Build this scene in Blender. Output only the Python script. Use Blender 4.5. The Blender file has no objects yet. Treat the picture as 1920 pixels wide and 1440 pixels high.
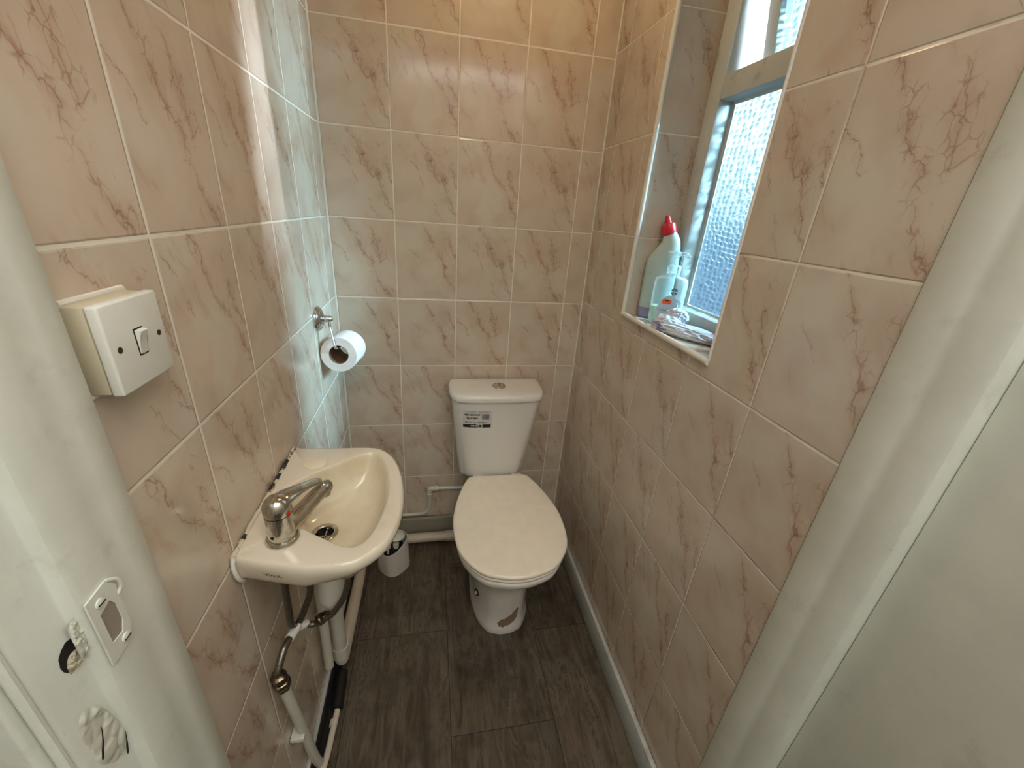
import bpy, bmesh, math, random
from mathutils import Vector, Matrix
from mathutils.bvhtree import BVHTree
from mathutils import noise as mnoise

sc = bpy.context.scene
COL = sc.collection
random.seed(7)
PI = math.pi
W = 0.8775            # room width
YD = -1.055           # inner edge of the doorway
H = 2.35              # ceiling height

# ------------------------------------------------------------------ camera
cam_d = bpy.data.cameras.new('camera')
cam = bpy.data.objects.new('camera', cam_d)
COL.objects.link(cam)
yaw, pitch, roll = 0.21055, -0.40522, 0.07638
fw = Vector((math.sin(yaw) * math.cos(pitch), math.cos(yaw) * math.cos(pitch), math.sin(pitch)))
rt = Vector((math.cos(yaw), -math.sin(yaw), 0))
up = rt.cross(fw)
r2 = math.cos(roll) * rt + math.sin(roll) * up
u2 = -math.sin(roll) * rt + math.cos(roll) * up
M = Matrix((r2, u2, -fw)).transposed().to_4x4()
M.translation = Vector((0.32077, -1.4482, 1.37698))
cam.matrix_world = M
cam_d.sensor_fit = 'HORIZONTAL'
cam_d.sensor_width = 36
cam_d.lens = 757.87 / 1920 * 36
cam_d.clip_start = 0.02
sc.camera = cam

# ------------------------------------------------------------------ colour management
sc.view_settings.view_transform = 'Standard'
sc.view_settings.look = 'None'
sc.view_settings.gamma = 1
sc.view_settings.use_curve_mapping = False
sc.view_settings.exposure = 0.55
try:
    sc.cycles.use_denoising = True
    sc.cycles.max_bounces = 10
    sc.cycles.diffuse_bounces = 5
    sc.cycles.transparent_max_bounces = 12
    sc.cycles.sample_clamp_indirect = 4
    sc.cycles.caustics_refractive = False
except Exception:
    pass

# ------------------------------------------------------------------ world: overcast daylight outside
world = bpy.data.worlds.new('daylight')
sc.world = world
world.use_nodes = True
wn = world.node_tree
wn.nodes.clear()
wo = wn.nodes.new('ShaderNodeOutputWorld')
wb = wn.nodes.new('ShaderNodeBackground')
wt = wn.nodes.new('ShaderNodeTexCoord')
ws = wn.nodes.new('ShaderNodeSeparateXYZ')
wr = wn.nodes.new('ShaderNodeValToRGB')
wn.links.new(wt.outputs['Generated'], ws.inputs[0])
wm = wn.nodes.new('ShaderNodeMapRange')
wm.inputs[1].default_value = -1
wn.links.new(ws.outputs[2], wm.inputs[0])
wn.links.new(wm.outputs[0], wr.inputs[0])
cr = wr.color_ramp
cr.elements[0].position = 0.30
cr.elements[0].color = (0.06, 0.10, 0.12, 1)
cr.elements[1].position = 0.80
cr.elements[1].color = (0.85, 0.95, 1.0, 1)
for p_, c_ in ((0.455, (0.20, 0.235, 0.37, 1)), (0.52, (0.11, 0.27, 0.37, 1)), (0.62, (0.26, 0.48, 0.60, 1))):
    e = cr.elements.new(p_)
    e.color = c_
# brighter patch of cloud
wd = wn.nodes.new('ShaderNodeVectorMath')
wd.operation = 'DOT_PRODUCT'
wn.links.new(wt.outputs['Generated'], wd.inputs[0])
wd.inputs[1].default_value = Vector((0.625, 0.755, 0.20)).normalized()
wl = wn.nodes.new('ShaderNodeMapRange')
wl.interpolation_type = 'SMOOTHSTEP'
wl.inputs[1].default_value = 0.965
wl.inputs[2].default_value = 0.996
wn.links.new(wd.outputs['Value'], wl.inputs[0])
wx_ = wn.nodes.new('ShaderNodeMix')
wx_.data_type = 'RGBA'
wn.links.new(wl.outputs[0], wx_.inputs[0])
wn.links.new(wr.outputs[0], wx_.inputs[6])
wx_.inputs[7].default_value = (1.3, 1.36, 1.42, 1)
wn.links.new(wx_.outputs[2], wb.inputs[0])
wb.inputs[1].default_value = 1.25
wn.links.new(wb.outputs[0], wo.inputs[0])


def lamp(name, kind, loc, power, color, size=0.1, rot=(0, 0, 0), size_y=None):
    d = bpy.data.lights.new(name, kind)
    d.energy = power
    d.color = color
    if kind == 'AREA':
        d.size = size
        if size_y:
            d.shape = 'RECTANGLE'
            d.size_y = size_y
    else:
        d.shadow_soft_size = size
    o = bpy.data.objects.new(name, d)
    o.location = loc
    o.rotation_euler = rot
    COL.objects.link(o)
    return o


def aim(a, b):
    return (Vector(b) - Vector(a)).to_track_quat('-Z', 'Y').to_euler()


# daylight coming down into the window from the brightest part of the sky outside
SKY = (2.70, -1.95, 2.85)
lamp('sky_light', 'AREA', SKY, 19000, (0.66, 0.85, 1.0), 2.3, aim(SKY, (0.4, -0.25, 1.15)), 1.9)
# ceiling bulb of the little room, warm
lamp('ceiling_bulb_light', 'POINT', (0.50, -0.42, 2.11), 8.5, (1.0, 0.72, 0.42), 0.03)
# ceiling panel of the hall behind the camera
lamp('hall_lamp_light', 'AREA', (0.66, -1.97, 2.32), 20.0, (1.0, 0.99, 0.96), 1.3, (0, 0, 0), 1.4)

# ------------------------------------------------------------------ node helpers


class NT:
    def __init__(s, name):
        s.m = bpy.data.materials.new(name)
        s.m.use_nodes = True
        s.t = s.m.node_tree
        s.t.nodes.clear()
        s.out = s.t.nodes.new('ShaderNodeOutputMaterial')

    def n(s, typ, **kw):
        nd = s.t.nodes.new(typ)
        for k, v in kw.items():
            setattr(nd, k, v)
        return nd

    def put(s, sock, v):
        if v is None:
            return
        if isinstance(v, bpy.types.NodeSocket):
            s.t.links.new(v, sock)
        else:
            sock.default_value = v

    def math(s, op, a, b=None, c=None, clamp=False):
        nd = s.n('ShaderNodeMath', operation=op)
        nd.use_clamp = clamp
        s.put(nd.inputs[0], a)
        s.put(nd.inputs[1], b)
        s.put(nd.inputs[2], c)
        return nd.outputs[0]

    def mix(s, f, a, b, typ='RGBA', blend='MIX'):
        nd = s.n('ShaderNodeMix', data_type=typ)
        if typ == 'RGBA':
            nd.blend_type = blend
            s.put(nd.inputs[0], f)
            s.put(nd.inputs[6], a)
            s.put(nd.inputs[7], b)
            return nd.outputs[2]
        s.put(nd.inputs[0], f)
        s.put(nd.inputs[2], a)
        s.put(nd.inputs[3], b)
        return nd.outputs[0]

    def ramp(s, v, a, b, lo=0.0, hi=1.0):
        nd = s.n('ShaderNodeMapRange')
        nd.interpolation_type = 'SMOOTHSTEP'
        s.put(nd.inputs[0], v)
        nd.inputs[1].default_value = a
        nd.inputs[2].default_value = b
        nd.inputs[3].default_value = lo
        nd.inputs[4].default_value = hi
        return nd.outputs[0]

    def noise(s, vec, scale, detail=3, rough=0.5, dist=0.0):
        nd = s.n('ShaderNodeTexNoise')
        s.put(nd.inputs['Vector'], vec)
        nd.inputs['Scale'].default_value = scale
        nd.inputs['Detail'].default_value = detail
        nd.inputs['Roughness'].default_value = rough
        nd.inputs['Distortion'].default_value = dist
        return nd.outputs[0], nd.outputs[1]

    def coord(s, kind='Object'):
        return s.n('ShaderNodeTexCoord').outputs[kind]

    def comb(s, x, y, z=0.0):
        nd = s.n('ShaderNodeCombineXYZ')
        s.put(nd.inputs[0], x)
        s.put(nd.inputs[1], y)
        s.put(nd.inputs[2], z)
        return nd.outputs[0]

    def sep(s, v):
        nd = s.n('ShaderNodeSeparateXYZ')
        s.put(nd.inputs[0], v)
        return nd.outputs

    def bump(s, h, strength, dist, normal=None):
        nd = s.n('ShaderNodeBump')
        s.put(nd.inputs['Height'], h)
        nd.inputs['Strength'].default_value = strength
        nd.inputs['Distance'].default_value = dist
        if normal is not None:
            s.put(nd.inputs['Normal'], normal)
        return nd.outputs[0]

    def vmath(s, op, a, b=None):
        nd = s.n('ShaderNodeVectorMath', operation=op)
        s.put(nd.inputs[0], a)
        s.put(nd.inputs[1], b)
        return nd.outputs[0]

    def pbr(s, color=None, rough=None, metal=None, normal=None, **kw):
        b = s.n('ShaderNodeBsdfPrincipled')
        s.put(b.inputs['Base Color'], color)
        s.put(b.inputs['Roughness'], rough)
        s.put(b.inputs['Metallic'], metal)
        if normal is not None:
            s.put(b.inputs['Normal'], normal)
        for k, v in kw.items():
            s.put(b.inputs[k.replace('_', ' ')], v)
        s.t.links.new(b.outputs[0], s.out.inputs[0])
        return b


def srgb(r, g, b):
    f = lambda c: (c / 255 / 12.92) if c / 255 <= 0.04045 else ((c / 255 + 0.055) / 1.055) ** 2.4
    return (f(r), f(g), f(b), 1)


def tile_material(name, grout=0.0036, dirty=0.3):
    """glazed marbled wall tile 200 x 250 mm, UV in tile units"""
    s = NT(name)
    uv = s.coord('UV')
    x, y, _ = s.sep(uv)
    cx, cy = s.math('FLOOR', x), s.math('FLOOR', y)
    fx, fy = s.math('SUBTRACT', x, cx), s.math('SUBTRACT', y, cy)
    wnz = s.n('ShaderNodeTexWhiteNoise', noise_dimensions='2D')
    s.put(wnz.inputs['Vector'], s.comb(cx, cy))
    rnd = wnz.outputs[0]
    variant = s.math('FLOOR', s.math('MULTIPLY', rnd, 4.0))
    # metric coordinates in the tile print
    px = s.math('MULTIPLY', fx, 0.2)
    py = s.math('MULTIPLY', fy, 0.25)
    off = s.math('MULTIPLY', variant, 3.71)
    q = s.comb(px, py, off)
    n0, c0 = s.noise(q, 11.0, 2, 0.5)
    warp = s.vmath('MULTIPLY', s.vmath('SUBTRACT', c0, (0.5, 0.5, 0.5)), (0.05, 0.05, 0.0))
    qw = s.vmath('ADD', q, warp)
    wx, wy, wz = s.sep(qw)
    wx, wy, wz = s.sep(qw)
    # main vein: wanders from the upper left to the lower right of the print
    c1 = s.vmath('MULTIPLY', s.vmath('SUBTRACT', s.noise(s.vmath('MULTIPLY', q, (1.0, 0.6, 1.0)), 17.0, 4, 0.62)[1], (0.5, 0.5, 0.5)), (0.092, 0.085, 0.0))
    mx_, my_, _z = s.sep(s.vmath('ADD', q, c1))
    wn2 = s.n('ShaderNodeTexWhiteNoise', noise_dimensions='1D')
    s.put(wn2.inputs['W'], s.math('ADD', variant, 0.5))
    sh = s.math('MULTIPLY', s.math('SUBTRACT', wn2.outputs[0], 0.5), 0.045)
    down = s.math('SUBTRACT', 0.25, my_)

    def vein(x0, slope, w0, w1):
        xc = s.math('ADD', s.math('ADD', x0, sh), s.math('MULTIPLY', down, slope))
        dd_ = s.math('ABSOLUTE', s.math('SUBTRACT', mx_, xc))
        return dd_, s.ramp(dd_, 0.0, w0, 1.0, 0.0), s.ramp(dd_, 0.0, w1, 1.0, 0.0)
    dA, lA, hA = vein(0.065, 0.50, 0.0022, 0.017)
    dB, lB, hB = vein(0.135, 0.30, 0.0016, 0.012)
    dC, lC, hC = vein(-0.02, 0.62, 0.0014, 0.010)
    gate_n, _c = s.noise(s.vmath('ADD', q, (7.7, 3.1, 0)), 15.0, 2, 0.5)
    gate_m, _c = s.noise(s.vmath('ADD', q, (2.7, 8.1, 0)), 20.0, 2, 0.5)
    gA, gB, gC = s.ramp(gate_n, 0.36, 0.52), s.ramp(gate_m, 0.48, 0.58), s.ramp(gate_m, 0.52, 0.40)
    line = s.math('MAXIMUM', s.math('MULTIPLY', lA, gA), s.math('MAXIMUM', s.math('MULTIPLY', lB, gB), s.math('MULTIPLY', lC, gC)))
    soft = s.math('MAXIMUM', s.math('MULTIPLY', hA, gA), s.math('MAXIMUM', s.math('MULTIPLY', hB, gB), s.math('MULTIPLY', hC, s.math('MULTIPLY', gC, 0.6))))
    # soft streaks along the same direction
    ca, sa = 0.42, -0.907
    al = s.math('ADD', s.math('MULTIPLY', wx, ca), s.math('MULTIPLY', wy, sa))
    pe = s.math('SUBTRACT', s.math('MULTIPLY', wy, ca), s.math('MULTIPLY', wx, sa))
    st = s.comb(s.math('MULTIPLY', al, 9.0), s.math('MULTIPLY', pe, 34.0), wz)
    n1, _c = s.noise(s.vmath('MULTIPLY', st, (1.25, 1.7, 1.0)), 1.0, 4, 0.55, 0.3)
    streak = s.math('MULTIPLY', s.ramp(n1, 0.55, 0.74), s.ramp(gate_n, 0.42, 0.6))
    # fine branching crackle beside the veins
    qc = s.vmath('ADD', q, s.vmath('MULTIPLY', s.vmath('SUBTRACT', s.noise(q, 40.0, 3, 0.6)[1], (0.5, 0.5, 0.5)), (0.02, 0.02, 0)))
    cxx, cyy, czz = s.sep(qc)
    vr = s.n('ShaderNodeTexVoronoi', feature='DISTANCE_TO_EDGE')
    s.put(vr.inputs['Vector'], s.comb(s.math('MULTIPLY', cxx, 62.0), s.math('MULTIPLY', cyy, 40.0), czz))
    vr.inputs['Scale'].default_value = 1.0
    crack = s.ramp(vr.outputs['Distance'], 0.0, 0.06, 1.0, 0.0)
    near = s.math('MULTIPLY', s.ramp(s.math('MINIMUM', dA, dB), 0.006, 0.026, 1.0, 0.0), s.ramp(gate_m, 0.44, 0.56))
    crack = s.math('MULTIPLY', crack, near)
    # mottled base
    m1, _c = s.noise(s.vmath('ADD', qw, (0, 0, 5)), 9.0, 3, 0.5)
    m2, _c = s.noise(s.vmath('ADD', q, (0, 0, 9)), 7.0, 2, 0.5)
    base = s.mix(s.ramp(m1, 0.35, 0.66), srgb(205, 189, 170), srgb(193, 174, 154))
    base = s.mix(s.math('MULTIPLY', s.ramp(m2, 0.50, 0.66), 0.7), base, srgb(206, 196, 178))
    col = s.mix(s.math('MULTIPLY', streak, 0.36), base, srgb(168, 126, 100))
    col = s.mix(s.math('MULTIPLY', soft, 0.25), col, srgb(158, 112, 86))
    col = s.mix(s.math('MULTIPLY', crack, 0.42), col, srgb(134, 88, 64))
    col = s.mix(s.math('MULTIPLY', line, 0.50), col, srgb(122, 76, 54))
    tone = s.math('ADD', 0.96, s.math('MULTIPLY', rnd, 0.07))
    col = s.mix(1.0, col, s.comb(tone, tone, tone), blend='MULTIPLY')
    # joints
    dx = s.math('MULTIPLY', s.math('MINIMUM', fx, s.math('SUBTRACT', 1.0, fx)), 0.2)
    dy = s.math('MULTIPLY', s.math('MINIMUM', fy, s.math('SUBTRACT', 1.0, fy)), 0.25)
    d = s.math('MINIMUM', dx, dy)
    jn, _c = s.noise(s.coord('Object'), 60.0, 3, 0.6)
    d2 = s.math('ADD', d, s.math('MULTIPLY', s.math('SUBTRACT', jn, 0.5), 0.0012))
    joint = s.ramp(d2, grout / 2 - 0.0003, grout / 2 + 0.0003, 1.0, 0.0)
    gn, _c = s.noise(s.coord('Object'), 5.0, 4, 0.65)
    gd = s.math('MULTIPLY', s.ramp(gn, 0.52, 0.66), dirty)
    gcol = s.mix(gd, srgb(226, 219, 205), srgb(98, 74, 52))
    col = s.mix(joint, col, gcol)
    rough = s.mix(joint, 0.13, 0.8, typ='FLOAT')
    smn, _c = s.noise(s.coord('Object'), 7.0, 3, 0.6)
    rough = s.math('ADD', rough, s.math('MULTIPLY', s.ramp(smn, 0.5, 0.75), 0.10))
    hgt = s.ramp(d, grout / 2 - 0.0004, grout / 2 + 0.0022, 0.0, 1.0)
    wav, _c = s.noise(s.coord('Object'), 5.0, 2, 0.5)
    nrm = s.bump(hgt, 0.55, 0.0016)
    nrm = s.bump(wav, 0.25, 0.006, nrm)
    s.pbr(col, rough, 0.0, nrm, Specular_IOR_Level=0.55)
    return s.m


def floor_material():
    s = NT('vinyl_planks')
    x, y, _ = s.sep(s.coord('Object'))
    c = s.math('FLOOR', s.math('DIVIDE', s.math('SUBTRACT', x, 0.061), 0.303))
    fx = s.math('SUBTRACT', s.math('SUBTRACT', x, 0.061), s.math('MULTIPLY', c, 0.303))
    e1 = s.math('COMPARE', c, 1.0, 0.1)
    e2 = s.math('COMPARE', c, 2.0, 0.1)
    yo = s.math('ADD', -0.47, s.math('ADD', s.math('MULTIPLY', e1, 0.29), s.math('MULTIPLY', e2, -0.04)))
    yy = s.math('DIVIDE', s.math('SUBTRACT', y, yo), 0.61)
    r = s.math('FLOOR', yy)
    fy = s.math('MULTIPLY', s.math('SUBTRACT', yy, r), 0.61)
    wnz = s.n('ShaderNodeTexWhiteNoise', noise_dimensions='2D')
    s.put(wnz.inputs['Vector'], s.comb(c, r))
    rnd = wnz.outputs[0]
    q = s.comb(s.math('MULTIPLY', x, 30.0), s.math('MULTIPLY', y, 4.5), s.math('MULTIPLY', rnd, 30.0))
    n1, _c = s.noise(q, 1.0, 7, 0.68, 1.4)
    q2 = s.comb(s.math('MULTIPLY', x, 9.0), s.math('MULTIPLY', y, 3.5), s.math('MULTIPLY', rnd, 17.0))
    n2, _c = s.noise(q2, 1.0, 6, 0.62, 0.9)
    n3, _c = s.noise(s.comb(x, y, 0), 75.0, 4, 0.7)
    n4, _c = s.noise(s.comb(x, y, 4.0), 6.0, 5, 0.6)
    col = s.mix(s.ramp(n1, 0.34, 0.66), srgb(74, 62, 48), srgb(122, 109, 92))
    col = s.mix(s.math('MULTIPLY', s.ramp(n2, 0.44, 0.58), 0.6), col, srgb(130, 119, 102))
    col = s.mix(s.math('MULTIPLY', s.ramp(n2, 0.66, 0.74), 0.5), col, srgb(136, 122, 100))
    vein_ = s.ramp(s.math('ABSOLUTE', s.math('SUBTRACT', n1, 0.5)), 0.0, 0.03, 1.0, 0.0)
    col = s.mix(s.math('MULTIPLY', s.math('MULTIPLY', vein_, s.ramp(n2, 0.46, 0.56)), 0.8), col, srgb(46, 38, 28))
    spk = s.math('MULTIPLY', s.ramp(n3, 0.56, 0.66), s.ramp(n4, 0.54, 0.62))
    col = s.mix(s.math('MULTIPLY', spk, 0.55), col, srgb(42, 36, 28))
    spk2 = s.math('MULTIPLY', s.ramp(n3, 0.36, 0.28), s.ramp(n4, 0.54, 0.62))
    col = s.mix(s.math('MULTIPLY', spk2, 0.5), col, srgb(150, 140, 122))
    dirt, _c = s.noise(s.comb(x, y, 3.0), 9.0, 5, 0.65)
    col = s.mix(s.math('MULTIPLY', s.ramp(dirt, 0.48, 0.66), 0.5), col, srgb(52, 44, 34))
    tone = s.math('ADD', 0.50, s.math('MULTIPLY', rnd, 0.18))
    col = s.mix(1.0, col, s.comb(tone, tone, tone), blend='MULTIPLY')
    dx = s.math('MINIMUM', fx, s.math('SUBTRACT', 0.303, fx))
    dy = s.math('MINIMUM', fy, s.math('SUBTRACT', 0.61, fy))
    d = s.math('MINIMUM', dx, dy)
    j = s.ramp(d, 0.0006, 0.0018, 1.0, 0.0)
    col = s.mix(s.math('MULTIPLY', j, 0.85), col, srgb(26, 22, 18))
    h = s.math('ADD', s.math('MULTIPLY', n1, 0.3), s.math('MULTIPLY', j, -1.0))
    s.pbr(col, s.ramp(n2, 0.3, 0.7, 0.36, 0.5), 0.0, s.bump(h, 0.4, 0.0012), Specular_IOR_Level=0.4)
    return s.m


def paint(name, col, rough=0.35, bumpd=0.0008, scale=25, dirt=0.0, dcol=(120, 108, 84)):
    s = NT(name)
    co = s.coord('Object')
    n, _c = s.noise(co, scale, 4, 0.6)
    n2, _c = s.noise(co, 6.0, 5, 0.65)
    c = s.mix(s.ramp(n2, 0.35, 0.65), srgb(*col), srgb(*[max(0, v - 9) for v in col]))
    if dirt:
        n3, _c = s.noise(co, 14.0, 6, 0.7)
        c = s.mix(s.math('MULTIPLY', s.ramp(n3, 0.56, 0.70), dirt), c, srgb(*dcol))
    s.pbr(c, rough, 0.0, s.bump(n, 0.5, bumpd))
    return s.m


def ceramic(name, col, stain=None, amount=0.0, lo=0.45, hi=0.65, scale=12, rough=0.12):
    s = NT(name)
    co = s.coord('Object')
    n, _c = s.noise(co, 4.0, 3, 0.5)
    c = s.mix(s.ramp(n, 0.3, 0.7), srgb(*col), srgb(*[v - 6 for v in col]))
    if stain:
        n2, _c = s.noise(co, scale, 6, 0.65)
        n3, _c = s.noise(co, scale * 9, 3, 0.6)
        f = s.math('MULTIPLY', s.ramp(n2, lo, hi), amount)
        f = s.math('ADD', f, s.math('MULTIPLY', s.ramp(n3, 0.68, 0.78), amount * 0.7), clamp=True)
        c = s.mix(f, c, srgb(*stain))
    s.pbr(c, rough, 0.0, None, Coat_Weight=0.3, Coat_Roughness=0.06)
    return s.m


def plain(name, col, rough=0.4, metal=0.0, **kw):
    s = NT(name)
    co = s.coord('Object')
    n, _c = s.noise(co, 30.0, 3, 0.6)
    c = s.mix(s.ramp(n, 0.3, 0.7), srgb(*col), srgb(*[max(0, int(v * 0.98)) for v in col]))
    s.pbr(c, rough, metal, None, **kw)
    return s.m


def chrome(name, tint=(205, 200, 190), dull=0.3):
    s = NT(name)
    co = s.coord('Object')
    n, _c = s.noise(co, 45.0, 5, 0.7)
    n2, _c = s.noise(co, 160.0, 2, 0.6)
    r = s.math('ADD', s.ramp(n, 0.4, 0.7, 0.10, dull), s.math('MULTIPLY', s.ramp(n2, 0.6, 0.7), 0.15))
    c = s.mix(s.ramp(n, 0.45, 0.75), srgb(*tint), srgb(*[int(v * 0.78) for v in tint]))
    s.pbr(c, r, 1.0, s.bump(n, 0.15, 0.0004))
    return s.m


def braided():
    s = NT('braided_steel')
    uv = s.coord('UV')
    x, y, _ = s.sep(uv)
    a = s.math('SINE', s.math('MULTIPLY', s.math('ADD', x, s.math('MULTIPLY', y, 1.0)), 300.0))
    n, _c = s.noise(s.coord('Object'), 300.0, 3, 0.6)
    c = s.mix(s.ramp(n, 0.35, 0.6), srgb(96, 90, 80), srgb(128, 122, 110))
    s.pbr(c, 0.34, 0.9, s.bump(n, 0.4, 0.0005))
    return s.m


def mould():
    s = NT('mouldy_sealant')
    n, _c = s.noise(s.coord('Object'), 22.0, 5, 0.7)
    c = s.mix(s.ramp(n, 0.50, 0.54), srgb(206, 196, 170), srgb(26, 18, 12))
    s.pbr(c, 0.6, 0.0, s.bump(n, 0.8, 0.002))
    return s.m


def glass_dimpled():
    """obscure window glass with rows of pressed dimples"""
    s = NT('dimpled_glass')
    x, y, z = s.sep(s.coord('Object'))
    v = s.n('ShaderNodeTexVoronoi', feature='SMOOTH_F1')
    v.inputs['Scale'].default_value = 1.0
    v.inputs['Randomness'].default_value = 0.38
    v.inputs['Smoothness'].default_value = 0.35
    n0 = s.noise(s.coord('Object'), 7.0, 2, 0.5)[1]
    wv = s.vmath('MULTIPLY', s.vmath('SUBTRACT', n0, (0.5, 0.5, 0.5)), (0.0, 2.2, 2.2))
    s.put(v.inputs['Vector'], s.vmath('ADD', s.comb(0.0, s.math('MULTIPLY', y, 56.0), s.math('MULTIPLY', z, 84.0)), wv))
    h = s.math('SUBTRACT', 1.0, v.outputs['Distance'])
    nrm = s.bump(h, 1.0, 0.0042)
    tr = s.n('ShaderNodeBsdfTranslucent')
    tr.inputs['Color'].default_value = (0.55, 0.82, 0.88, 1)
    s.put(tr.inputs['Normal'], nrm)
    rf = s.n('ShaderNodeBsdfRefraction')
    rf.inputs['Color'].default_value = (0.80, 0.95, 0.97, 1)
    rf.inputs['Roughness'].default_value = 0.06
    rf.inputs['IOR'].default_value = 1.35
    s.put(rf.inputs['Normal'], nrm)
    tp = s.n('ShaderNodeBsdfTransparent')
    tp.inputs['Color'].default_value = (0.75, 0.92, 0.97, 1)
    gl = s.n('ShaderNodeBsdfGlossy')
    gl.inputs['Roughness'].default_value = 0.1
    s.put(gl.inputs['Normal'], nrm)

    def mx(f, a, b):
        m = s.n('ShaderNodeMixShader')
        s.put(m.inputs[0], f)
        s.t.links.new(a, m.inputs[1])
        s.t.links.new(b, m.inputs[2])
        return m.outputs[0]
    a = mx(0.994, tr.outputs[0], rf.outputs[0])
    a = mx(s.ramp(v.outputs['Distance'], 0.25, 0.50, 0.62, 0.20), a, tp.outputs[0])
    fr = s.n('ShaderNodeFresnel')
    fr.inputs[0].default_value = 1.4
    a = mx(s.math('MULTIPLY', fr.outputs[0], 0.5), a, gl.outputs[0])
    s.t.links.new(a, s.out.inputs[0])
    return s.m


def clear_plastic(name, col, trans=0.85, rough=0.08):
    s = NT(name)
    n, _c = s.noise(s.coord('Object'), 60.0, 3, 0.6)
    b = s.pbr(col, rough, 0.0, s.bump(n, 0.15, 0.0006))
    tp = s.n('ShaderNodeBsdfTransparent')
    tp.inputs['Color'].default_value = (0.93, 0.97, 0.98, 1)
    m = s.n('ShaderNodeMixShader')
    lw = s.n('ShaderNodeLayerWeight')
    lw.inputs[0].default_value = 0.35
    s.put(m.inputs[0], s.math('MULTIPLY', s.math('SUBTRACT', 1.0, lw.outputs['Facing']), trans))
    s.t.links.new(b.outputs[0], m.inputs[1])
    s.t.links.new(tp.outputs[0], m.inputs[2])
    s.t.links.new(m.outputs[0], s.out.inputs[0])
    return s.m


def cloth_mat():
    s = NT('terry_cloth')
    co = s.coord('Object')
    n, _c = s.noise(co, 700.0, 2, 0.5)
    n2, _c = s.noise(co, 16.0, 3, 0.5)
    c = s.mix(s.ramp(n2, 0.54, 0.64), srgb(200, 203, 212), srgb(112, 92, 165))
    n3, _c = s.noise(co, 9.0, 2, 0.5)
    c = s.mix(s.ramp(n3, 0.50, 0.62), srgb(200, 204, 212), c)
    s.pbr(c, 0.9, 0.0, s.bump(n, 0.6, 0.0010), Sheen_Weight=0.3)
    return s.m


M_ = {}
M_['tile'] = tile_material('marbled_wall_tile', 0.0038, 0.15)
M_['tile_r'] = tile_material('marbled_wall_tile_aged_joints', 0.0026, 0.75)
M_['floor'] = floor_material()
M_['gloss'] = paint('white_gloss_paint', (222, 224, 212), 0.30, 0.0016, 22, 0.15)
M_['chip'] = paint('chipped_gloss_paint', (210, 209, 194), 0.4, 0.003, 60, 0.3, (160, 148, 122))
M_['frame'] = paint('window_frame_paint', (200, 204, 200), 0.35, 0.0012, 40, 0.45, (92, 96, 90))
M_['skirt'] = paint('skirting_paint', (186, 188, 182), 0.4, 0.001, 30, 0.35)
M_['skirt_d'] = paint('dirty_skirting_paint', (150, 146, 130), 0.5, 0.001, 30, 0.6, (84, 76, 60))
M_['emul'] = paint('hall_emulsion', (205, 200, 188), 0.7, 0.0006, 50)
M_['ceil'] = paint('ceiling_emulsion', (215, 205, 188), 0.8, 0.0006, 50)
M_['cer'] = ceramic('toilet_ceramic', (226, 222, 214))
M_['cer_b'] = ceramic('basin_ceramic', (222, 213, 194), (168, 138, 98), 0.25, 0.50, 0.75, 9)
M_['cer_in'] = ceramic('basin_bowl_ceramic', (222, 212, 186), (190, 164, 122), 0.4, 0.40, 0.70, 8)
M_['seat'] = plain('seat_plastic', (240, 230, 212), 0.22)
M_['plas'] = plain('white_plastic', (222, 218, 208), 0.3)
M_['pipe'] = plain('painted_pipe', (206, 204, 190), 0.35)
M_['pipe_p'] = plain('yellowed_waste_pipe', (204, 190, 172), 0.4)
M_['switch'] = paint('switch_plastic', (218, 218, 208), 0.3, 0.0002, 30, 0.12, (130, 100, 60))
M_['yel'] = plain('yellowed_plastic', (200, 190, 164), 0.4)
M_['chrome'] = chrome('worn_chrome')
M_['chrome_b'] = chrome('bright_chrome', (215, 218, 222), 0.3)
M_['brass'] = chrome('dull_brass', (112, 96, 74), 0.55)
M_['braid'] = braided()
M_['black'] = plain('black_rubber', (18, 17, 16), 0.5)
M_['dark'] = plain('dark_hole', (24, 18, 14), 0.8)
M_['mould'] = mould()
M_['grout'] = paint('white_grout', (224, 220, 208), 0.8, 0.001, 60, 0.2)
M_['trim'] = plain('white_trim', (226, 220, 208), 0.2)
M_['glass'] = glass_dimpled()
M_['red'] = plain('red_plastic', (200, 26, 40), 0.3)
M_['bleach'] = plain('milky_bottle', (206, 226, 218), 0.28, 0.0, Subsurface_Weight=0.0, Transmission_Weight=0.25)
M_['lilac'] = plain('lilac_band', (136, 132, 168), 0.35)
M_['clear'] = clear_plastic('clear_bottle', (0.85, 0.95, 0.97, 1), 0.9)
M_['liquid'] = clear_plastic('green_liquid', (0.72, 0.9, 0.68, 1), 0.45)
M_['lab'] = plain('pale_blue_label', (196, 222, 236), 0.35)
M_['orange'] = plain('orange_sticker', (255, 112, 60), 0.5)
M_['ink'] = plain('dark_ink', (30, 28, 28), 0.6)
M_['inkb'] = plain('brown_ink', (84, 60, 46), 0.6)
M_['inkg'] = plain('grey_blue_ink', (92, 116, 136), 0.5)
M_['wht'] = plain('white_ink', (225, 222, 215), 0.6)
M_['paper'] = plain('label_paper', (205, 203, 196), 0.5)
M_['tissue'] = plain('tissue_paper', (232, 228, 222), 0.95)
M_['card'] = plain('brown_card_core', (112, 88, 60), 0.9)
M_['cloth'] = cloth_mat()
M_['bris'] = plain('dark_bristles', (30, 28, 30), 0.8)
M_['grime'] = plain('brown_grime', (138, 116, 92), 0.8)
M_['wood'] = plain('splintered_wood', (176, 166, 142), 0.85)

# ------------------------------------------------------------------ object helpers


def tag(o, label=None, cat=None, group=None, kind=None):
    if label:
        o['label'] = label
    if cat:
        o['category'] = cat
    if group:
        o['group'] = group
    if kind:
        o['kind'] = kind
    return o


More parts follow.
